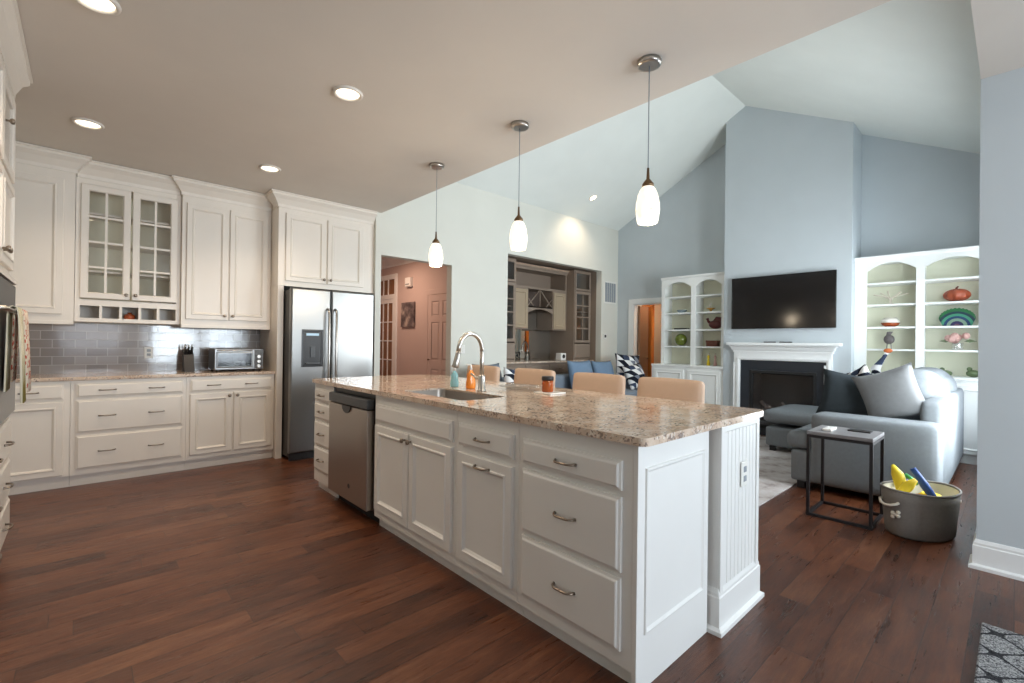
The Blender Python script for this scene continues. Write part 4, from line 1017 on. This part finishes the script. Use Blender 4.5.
# ------------------------------------------------------------------ bookcases (face -x)
def bookcase(y0, y1, label, ext, split, shelves, fx=BX, sa=.06, sb=.06):
    t = T('bookcase', label, 'bookcase', (7.4, (y0+y1)/2, 0)); fr = Fr((fx, 0, 0), (0, 1, 0), (-1, 0, 0)); top = 2.38; bk = XT-.001
    st_ = .06
    g = G(); g.box(fx+.02, bk, y0, y0+.025, .94, top); g.box(fx+.02, bk, y1-.025, y1, .94, top); g.box(fx+.02, bk, split-.02, split+.02, .94, 2.33); g.box(fx+.02, bk, y0+.025, y1-.025, 2.33, top)
    O('carcass', g, 'case_white', t)
    O('back_panel', G().box(bk-.02, bk-.001, y0+.026, y1-.026, .941, 2.329), 'case_back', t)
    g = G()
    bays = ((y0+sa, split-.04), (split+.04, y1-sb))
    g.fbox(fr, y0, bays[0][0], .94, top, -.02, 0); g.fbox(fr, bays[0][1], bays[1][0], .94, top, -.02, 0); g.fbox(fr, bays[1][1], y1, .94, top, -.02, 0)
    for a, b in bays:
        n = 14; pts = [fr.p(a, top, 0), fr.p(a, 2.22, 0)]+[fr.p(a+(b-a)*(.06+.88*i/n), 2.235+.075*math.sin(math.pi*i/n)**.8, 0) for i in range(n+1)]+[fr.p(b, 2.22, 0), fr.p(b, top, 0)]
        k = g.add(pts); k2 = g.add([p-fr.n*.02 for p in pts]); m = len(pts)
        for j in range(2, m-3):
            pass
        # strip faces from the arch up to the top edge
        for j in range(1, m-2):
            pa, pb = pts[j], pts[j+1]; q = g.add([pa, pb, Vector((pb.x, pb.y, top)), Vector((pa.x, pa.y, top))]); g.quad(q, q+1, q+2, q+3)
            pa2, pb2 = pa-fr.n*.02, pb-fr.n*.02; q = g.add([pa, pb, pb2, pa2]); g.quad(q, q+1, q+2, q+3)
            q = g.add([pa2, pb2, Vector((pb2.x, pb2.y, top)), Vector((pa2.x, pa2.y, top))]); g.quad(q, q+1, q+2, q+3)
    O('face_frame', g, 'case_white', t)
    O('crown', G().sweep([(fx, y1), (fx, y0)], [(0, top-.02), (.01, top-.02), (.03, top+.0), (.035, top+.02), (0, top+.02)]), 'case_white', t)
    for (a, b) in bays:
        for z in shelves: O('shelf', G().box(fx+.012, bk-.021, a-.03, b+.03-.008, z-.012, z+.010), 'case_white', t)
    e = ext
    O('cabinet_base', G().box(fx-.12, bk, y0-(e if e < 0 else 0)*0, y1+(e if e > 0 else 0), 0, .905), 'case_white', t)
    O('ledge', G().box(fx-.145, bk, y0, y1+e, .906, .939), 'case_white', t, bev=.005)
    f3 = Fr((fx-.12, 0, 0), (0, 1, 0), (-1, 0, 0)); yy0, yy1 = y0, y1+e; mid = (yy0+yy1)/2
    for a, b in ((yy0+.05, mid-.03), (mid+.03, yy1-.05)): door(f3, a, b, .10, .86, t, 'case_white')
    return t
SH = (1.235, 1.51, 1.79, 2.06)
bookcase(3.008, 4.125, 'white arched bookcase left of the fireplace', .10, 3.56, SH, sa=.10)
bookcase(.155, 1.412, 'white arched bookcase right of the television', 0, .775, SH, sb=.125)

# shelf ornaments (x about 7.40)
SX = 7.40
def zs(i): return (.9395, 1.2455, 1.5205, 1.8005, 2.0705)[i]
def orn(name, g, mat, label, cat, c): return O(name, g, mat, cat=cat, label=label, origin=c)
# left bookcase, left bay (y 3.6-4.06)
c = (SX, 3.82, zs(3)); orn('glass_ornament', G().lathe(c, [(.03, 0), (.06, .01), (.085, .045), (.08, .05), (.05, .03), (.0, .02)], 20), 'grey_ceramic', 'low grey ceramic dish on upper left shelf of the left bookcase', 'dish', c)
c = (SX, 3.82, zs(2)); orn('dark_tray', G().box(SX-.05, SX+.05, 3.71, 3.93, c[2], c[2]+.025), 'black_plastic', 'flat dark tray on the shelf above the green ball vase', 'tray', c)
c = (SX, 3.83, zs(1)); g = G().ball((SX, 3.83, c[2]+.105), .10, .10, .10, fn=lambda t, p: 1+.03*math.sin(6*t)); orn('ball_vase', g, 'green_glass', 'round green patterned ball vase in the left bookcase', 'vase', c)
# left bookcase, right bay (y 3.12-3.52)
c = (SX, 3.33, zs(3)); t = T('gold_bowl', 'small gold footed bowl with flame shape in the left bookcase', 'ornament', c)
O('bowl', G().lathe(c, [(.04, 0), (.02, .01), (.02, .03), (.075, .06), (.07, .062), (.02, .035)], 18), 'gold', t)
O('flame', G().tube([Vector(c)+Vector((0, 0, .04)), Vector(c)+Vector((0, .02, .10)), Vector(c)+Vector((0, -.01, .15))], [.02, .018, .003], 8), 'white_glaze', t)
c = (SX, 3.25, zs(2)); t = T('turkey_figurine', 'dark red ceramic turkey figurine in the left bookcase', 'figurine', c); C_ = Vector(c)
O('body', G().ball(C_+Vector((0, 0, .075)), .06, .11, .07), 'dark_red_ceramic', t)
O('tail', G().prism([C_+Vector((0, .03, .06)), C_+Vector((0, -.13, .06)), C_+Vector((0, -.15, .13)), C_+Vector((0, -.08, .19)), C_+Vector((0, 0, .20)), C_+Vector((0, .05, .13))], (.02, 0, 0)), 'dark_red_ceramic', t, bev=.005)
O('head', G().tube([C_+Vector((0, .07, .09)), C_+Vector((0, .12, .13)), C_+Vector((0, .13, .17)), C_+Vector((0, .16, .165))], [.03, .02, .022, .006], 8), 'dark_red_ceramic', t)
c = (SX, 3.29, zs(1)); t = T('stacked_boxes', 'brown wooden keepsake box below the turkey figurine', 'box', c)
O('box', G().box(SX-.05, SX+.05, 3.20, 3.38, c[2], c[2]+.06), 'brown_box', t, bev=.003); O('lid', G().box(SX-.055, SX+.055, 3.195, 3.385, c[2]+.0605, c[2]+.095), 'brown_box', t, bev=.004)
for y, mt, nm in ((3.36, 'pillow_light', 'yellow'), (3.25, 'pink_petal', 'pink')):
    c = (SX, y, zs(0)); C_ = Vector(c); t = T('figure_statuette', 'slim %s statuette on the bottom shelf of the left bookcase' % nm, 'figurine', c)
    m_ = 'toy_yellow' if nm == 'yellow' else 'pink_petal'
    O('gown', G().lathe(c, [(.028, 0), (.026, .04), (.014, .10), (.022, .14), (.010, .165)], 14), m_, t)
    O('head', G().ball(C_+Vector((0, 0, .182)), .018), 'coral_white', t)
# right bookcase, left bay (y .82-1.31)
c = (SX, 1.07, zs(3)); t = T('branch_ornament', 'white twig candelabra on the upper left shelf of the right bookcase', 'ornament', c); C_ = Vector(c)
O('stand', G().lathe(c, [(.045, 0), (.04, .01), (.012, .02), (.015, .06), (.03, .08), (.012, .085)], 14), 'coral_white', t)
for sy, q in ((1, .17), (-1, .17), (1, .10), (-1, .10), (1, .03)):
    O('twig', G().tube([C_+Vector((0, 0, .07)), C_+Vector((0, sy*q*.5, .11)), C_+Vector((0, sy*q, .13+.3*(.17-q)))], [.007, .006, .009], 6), 'coral_white', t)
c = (SX, 1.07, zs(2)); t = T('two_tone_bowl', 'round bowl with white top and orange base in the right bookcase', 'bowl', c)
O('lower_bowl', G().lathe(c, [(.04, 0), (.08, .02), (.095, .05), (.092, .05)], 20), 'orange_glaze', t); O('upper_bowl', G().lathe(c, [(.093, .0505), (.088, .085), (.06, .115), (.055, .112)], 20), 'white_glaze', t)
c = (SX, 1.08, zs(1)); C_ = Vector(c); t = T('bird_figurine', 'grey long-legged bird figurine in the right bookcase', 'figurine', c)
O('body', G().ball(C_+Vector((0, 0, .12)), .04, .055, .06), 'bird_grey', t); O('head', G().tube([C_+Vector((0, .01, .16)), C_+Vector((0, .0, .20)), C_+Vector((0, -.035, .215))], [.022, .026, .004], 8), 'bird_grey', t)
for s_ in (-1, 1): O('leg', G().tube([C_+Vector((0, s_*.018, .075)), C_+Vector((0, s_*.022, .0))], .005, 6), 'bird_grey', t)
# rooster on ledge
c = (7.20, 1.12, .9395); C_ = Vector(c); t = T('rooster_figurine', 'black and white bird figurine with orange crest above the sofa pillows', 'figurine', c)
O('body', G().tube([C_+Vector((0, .05, .0)), C_+Vector((0, .06, .06)), C_+Vector((0, .02, .13)), C_+Vector((0, -.02, .20)), C_+Vector((0, -.05, .26))], [.05, .05, .032, .02, .022], 10), 'triangle_print', t)
O('crest', G().ball(C_+Vector((0, -.06, .285)), .02, .045, .028), 'toy_orange', t)
# right bookcase, right bay (y .2-.73)
c = (SX, .47, zs(3)); C_ = Vector(c); t = T('ceramic_pumpkin', 'orange ceramic pumpkin on the top shelf of the right bookcase', 'pumpkin', c)
O('body', G().ball(C_+Vector((0, 0, .0765)), .10, .12, .075, 48, 14, fn=lambda t, p: 1-.13*(1-abs(math.sin(4.5*t)))**1.5), 'pumpkin', t)
O('stem', G().tube([C_+Vector((0, 0, .13)), C_+Vector((0, .005, .16)), C_+Vector((0, -.012, .178))], [.015, .010, .008], 8), 'brown_box', t)
c = (SX+.03, .47, zs(2)); C_ = Vector(c); g = G(); n = 28
pts = [C_+Vector((0, .155*math.cos(math.pi*i/n-0), .085+.12*math.sin(math.pi*i/n)+.008*(i % 2))) for i in range(n+1)]+[C_+Vector((0, -.12, .0)), C_+Vector((0, .12, 0))]
g.prism(pts, (.02, 0, 0)); O('peacock_plate', g, 'peacock_glaze', cat='plate', label='green and blue fan-shaped plate standing below the pumpkin', origin=C_+Vector((.0, 0, .07)))
c = (SX, .46, zs(1)); C_ = Vector(c); t = T('flower_arrangement', 'pink flowers in a glass vase in the right bookcase', 'flowers', c)
O('vase', G().lathe(c, [(.045, 0), (.05, .01), (.05, .075), (.045, .08)], 14), 'clear_dish', t)
random.seed(3)
for i in range(9): O('blossom', G().ball(C_+Vector((random.uniform(-.04, .04), random.uniform(-.075, .075), .12+random.uniform(-.015, .05))), .034, fn=lambda t, p: 1+.12*math.sin(5*t)), 'pink_petal', t)
for s_ in (-1, 1): O('leaf', G().prism([C_+Vector((0, s_*.05, .10)), C_+Vector((0, s_*.10, .125)), C_+Vector((0, s_*.16, .10)), C_+Vector((0, s_*.10, .085))], (.004, 0, 0)), 'leaf_green', t)
for y, h, lb in ((.56, .075, 'small green figurine on the bottom shelf, left one'), (.33, .09, 'small green figurine on the bottom shelf, right one by the wall')):
    c = (SX, y, zs(0)); C_ = Vector(c); t = T('green_figurine', lb+' of the right bookcase', 'figurine', c)
    O('body', G().ball(C_+Vector((0, 0, h*.45)), .05, .06, h*.45), 'leaf_green', t); O('head', G().ball(C_+Vector((0, .03, h)), .024), 'leaf_green', t)

# ------------------------------------------------------------------ sofas
SG = 'sofa_grey'
t = T('sectional_sofa', 'grey sectional sofa with chaise, its arm end facing the kitchen', 'sofa', (5.9, .9, 0))
O('base', G().rbox(4.70, 7.03, .40, 1.38, .06, .34, .03), SG, t)
O('chaise_base', G().rbox(6.06, 6.98, 1.385, 2.05, .07, .30, .03), SG, t)
O('arm', G().rbox(4.68, 4.97, .38, 1.22, .065, .68, .045), SG, t)
O('far_arm', G().rbox(6.73, 6.99, .42, 1.20, .065, .64, .045), SG, t) if False else None
O('back', G().rbox(4.975, 7.05, .38, .53, .07, .84, .05), SG, t)
O('seat_cushion', G().rbox(4.975, 6.03, .645, 1.42, .345, .50, .06, .015), SG, t)
g = G().rbox(4.70, 4.972, 1.225, 1.42, .345, .50, .06, .0); O('seat_cushion', g, SG, t)
O('chaise_cushion', G().rbox(6.04, 6.98, .645, 2.08, .345, .50, .06, .015), SG, t)
for a, b in ((5.42, 6.18), (6.19, 6.97)): O('back_cushion', G().rbox(a, b, .44, .84, .51, 1.03, .16, .03), SG, t)
for a, b in ((4.76, .50), (4.76, 1.30), (6.90, .50), (6.12, 1.98), (6.84, 1.98)): O('foot', G().box(a-.03, a+.03, b-.03, b+.03, .0125 if b > 1.5 else 0, .07), 'black_plastic', t)
def pill(w, h, th, loc, rot, mat, label, name='throw_pillow'):
    return O(name, G().pillow(w, h, th), mat, cat='pillow', label=label, loc=loc, rot=tuple(R(a) for a in rot))
pill(.56, .44, .15, (5.22, 1.0, .80), (0, -8, 100), 'pillow_charcoal', 'charcoal grey throw pillow leaning inside the sofa arm')
pill(.46, .44, .13, (5.075, .73, .86), (0, 20, 80), 'pillow_light', 'light grey throw pillow behind the sofa arm, right of the charcoal one')
pill(.50, .45, .16, (6.22, 1.06, .76), (-8, 0, 0), 'triangle_print', 'black and white patterned pillow lower down beside the back cushions of the sectional')
pill(.40, .38, .12, (5.50, 1.02, .87), (-8, 18, 40), 'triangle_print', 'second patterned pillow, topmost beside the light grey pillow on the sectional')

SB = 'sofa_blue_grey'
t = T('long_sofa', 'blue-grey sofa along the wall in front of the bar niche', 'sofa', (5.4, 4.7, 0))
O('base', G().rbox(3.85, 6.95, 4.25, 5.12, .07, .36, .03), SB, t)
O('back', G().rbox(3.86, 6.94, 4.90, 5.14, .365, .76, .06), SB, t)
for a, b in ((3.66, 3.845), (6.955, 7.14)): O('arm', G().rbox(a, b, 4.27, 5.12, .07, .66, .045), SB, t)
for i in range(3): a = 3.86+i*1.03; O('seat_cushion', G().rbox(a, a+1.02, 4.23, 4.89, .365, .50, .05, .015), SB, t)
for a in (3.93, 6.87):
    for b in (4.33, 5.04): O('foot', G().box(a-.03, a+.03, b-.03, b+.03, 0, .075), 'black_plastic', t)
pill(.56, .48, .18, (3.98, 4.76, .75), (-14, 0, 10), 'sofa_blue_grey', 'blue-grey pillow at the left end of the long sofa')
pill(.46, .42, .16, (4.24, 4.55, .72), (-14, 6, 20), 'triangle_print', 'dark blue and white patterned pillow near the left end of the long sofa')
pill(.60, .50, .20, (5.92, 4.76, .755), (-14, 0, 0), 'pillow_blue', 'large blue pillow on the long sofa, left of the blue pair')
pill(.56, .48, .20, (6.50, 4.75, .75), (-14, 0, 0), 'pillow_blue', 'large blue pillow on the long sofa, right of the blue pair')
pill(.36, .26, .12, (6.10, 4.50, .645), (-18, 0, 10), 'throw_white', 'small white pillow in front of the blue pillows')
pill(.50, .47, .17, (7.02, 4.62, .86), (-10, 4, -25), 'triangle_print', 'black and white triangle-print pillow at the right end of the long sofa')
pill(.44, .44, .16, (6.93, 4.40, .72), (-22, -8, -10), 'triangle_print', 'second triangle-print pillow, lowest at the right end of the long sofa')

# ------------------------------------------------------------------ side table, bin, rugs
x0, x1, y0, y1, h = 4.005, 4.41, .665, 1.065, .63
t = T('side_table', 'black metal frame side table with grey top beside the sofa arm', 'table', (4.19, .865, 0))
O('table_top', G().box(x0, x1, y0, y1, h-.025, h), 'table_top_grey', t, bev=.003)
r = .010
for a in (x0+r, x1-r):
    for b in (y0+r, y1-r): O('leg', G().box(a-r, a+r, b-r, b+r, 0, h-.026), 'black_metal', t)
g = G(); g.box(x0+2*r, x1-2*r, y0, y0+2*r, 0, 2*r); g.box(x0+2*r, x1-2*r, y1-2*r, y1, 0, 2*r); g.box(x0, x0+2*r, y0+2*r, y1-2*r, 0, 2*r); g.box(x1-2*r, x1, y0+2*r, y1-2*r, 0, 2*r)
O('base_frame', g, 'black_metal', t)
g = G(); g.box(x0+2*r, x1-2*r, y0, y0+2*r, h-.046, h-.026); g.box(x0+2*r, x1-2*r, y1-2*r, y1, h-.046, h-.026); g.box(x0, x0+2*r, y0+2*r, y1-2*r, h-.046, h-.026); g.box(x1-2*r, x1, y0+2*r, y1-2*r, h-.046, h-.026)
O('top_frame', g, 'black_metal', t)
O('remote_control', G().box(4.10, 4.26, .93, .99, h+.0005, h+.018), 'plate_white', cat='remote', label='white remote control on the side table', bev=.005, origin=(4.18, .96, h))
O('phone', G().box(4.24, 4.33, .72, .86, h+.0005, h+.010), 'black_plastic', cat='phone', label='black phone lying on the side table', bev=.003, origin=(4.26, .79, h))
# toy bin
bc = Vector((4.20, .44, 0)); t = T('toy_basket', 'grey oval fabric toy basket with rope handles on the floor', 'basket', bc)
ba = R(-28)
def ell(rx, ry, z, n=36): return [bc+Vector((rx*math.cos(a)*math.cos(ba)-ry*math.sin(a)*math.sin(ba), rx*math.cos(a)*math.sin(ba)+ry*math.sin(a)*math.cos(ba), z+.012*math.cos(a)**2*(z > .2))) for a in [2*math.pi*i/n for i in range(n)]]
g = G(); ls = [ell(.205, .145, 0), ell(.225, .16, .02), ell(.235, .168, .12), ell(.25, .178, .24), ell(.258, .182, .30), ell(.249, .173, .30), ell(.235, .165, .2), ell(.21, .15, .03)]
n_ = 36; ks = [g.add(l) for l in ls]
for k1, k2 in zip(ks, ks[1:]):
    for j in range(n_): g.quad(k1+j, k1+(j+1) % n_, k2+(j+1) % n_, k2+j, sm=True)
g.quad(*[ks[0]+n_-1-j for j in range(n_)]); g.quad(*[ks[-1]+j for j in range(n_)])
O('body', g, 'bin_fabric', t)
g = G().tube([p+Vector((0, 0, .003)) for p in ell(.2535, .1775, .30)], .008, 6, closed=True); O('rim', g, 'bin_fabric', t)
g = G(); ls = [ell(.247, .171, .296), ell(.233, .163, .2), ell(.208, .148, .035)]; ks = [g.add(l) for l in ls]
for k1, k2 in zip(ks, ks[1:]):
    for j in range(n_): g.quad(k1+j, k1+(j+1) % n_, k2+(j+1) % n_, k2+j, sm=True)
O('lining', g, 'cream_fabric', t)
def bp(a, z, out=0, rx=.245, ry=.175):
    a = R(a); rx += out; ry += out
    return bc+Vector((rx*math.cos(a)*math.cos(ba)-ry*math.sin(a)*math.sin(ba), rx*math.cos(a)*math.sin(ba)+ry*math.sin(a)*math.cos(ba), z))
for A0 in (172, -8):
    O('rope_handle', G().tube([bp(A0-20, .235, .004), bp(A0-19, .23, .02), bp(A0-10, .215, .03), bp(A0, .21, .032), bp(A0+10, .215, .03), bp(A0+19, .23, .02), bp(A0+20, .235, .004)], .009, 8), 'rope_white', t)
g = G(); c1 = bp(186, .155, -.003); d_ = (bp(192, .155)-bp(180, .155)).normalized()
g.tube([bp(182, .150, .0), bp(190, .160, .0)], .010, 8)
for q in (181, 191):
    for s_ in (-1, 1): g.ball(bp(q, .15+.010*((q-181)/10)+s_*.012, .0), .013, seg=10, rg=6)
O('bone_motif', g, 'rope_white', t, label='white bone motif')
def toy(name, g, mat, label, c): O(name, g, mat, cat='toy', label=label, origin=c)
def zt(p, dx, dy, dz): return Vector(p)+Vector((dx, dy, dz))
B = bc+Vector((0, .04, .21))
toy('toy_banana', G().tube([B+Vector((-.02, .02, -.02)), B+Vector((-.03, .05, .08)), B+Vector((.0, .08, .17)), B+Vector((.03, .11, .22))], [.014, .036, .036, .010], 10), 'toy_yellow', 'yellow plush banana sticking up from the toy basket', B)
toy('toy_stick', G().tube([B+Vector((-.11, .06, .04)), B+Vector((-.105, .01, .12)), B+Vector((-.09, -.03, .17))], [.022, .034, .012], 10), 'toy_yellow', 'second yellow toy beside the banana in the basket', B)
toy('toy_bone', G().tube([B+Vector((.03, -.12, .02)), B+Vector((.02, -.06, .12)), B+Vector((.02, .0, .22))], [.022, .026, .018], 10), 'toy_blue', 'blue rubber toy leaning across the toy basket', B)
toy('toy_rope', G().tube([B+Vector((.09, .10, .08)), B+Vector((.09, .04, .15)), B+Vector((.10, -.02, .10))], .016, 10), 'toy_green', 'green toy behind the yellow banana', B)
toy('toy_ball', G().ball(B+Vector((-.06, -.04, .03)), .042), 'toy_orange', 'orange ball inside the toy basket', B)
toy('toy_disc', G().lathe(B+Vector((.06, -.09, .03)), [(.06, 0), (.065, .015), (.05, .03)], 20), 'toy_yellow', 'yellow disc toy at the right side of the basket', B)

O('area_rug', G().box(3.72, 6.90, 1.36, 4.15, .0005, .012), 'rug_pattern', cat='rug', label='pale grey patterned area rug in front of the fireplace', bev=.004, origin=(5.3, 2.7, 0))
O('floor_mat', G().box(2.30, 3.03, -1.0, .10, .0005, .016), 'trellis_mat', cat='mat', label='black and grey trellis-pattern shag mat in the lower right corner', bev=.006, origin=(2.6, -.4, 0))
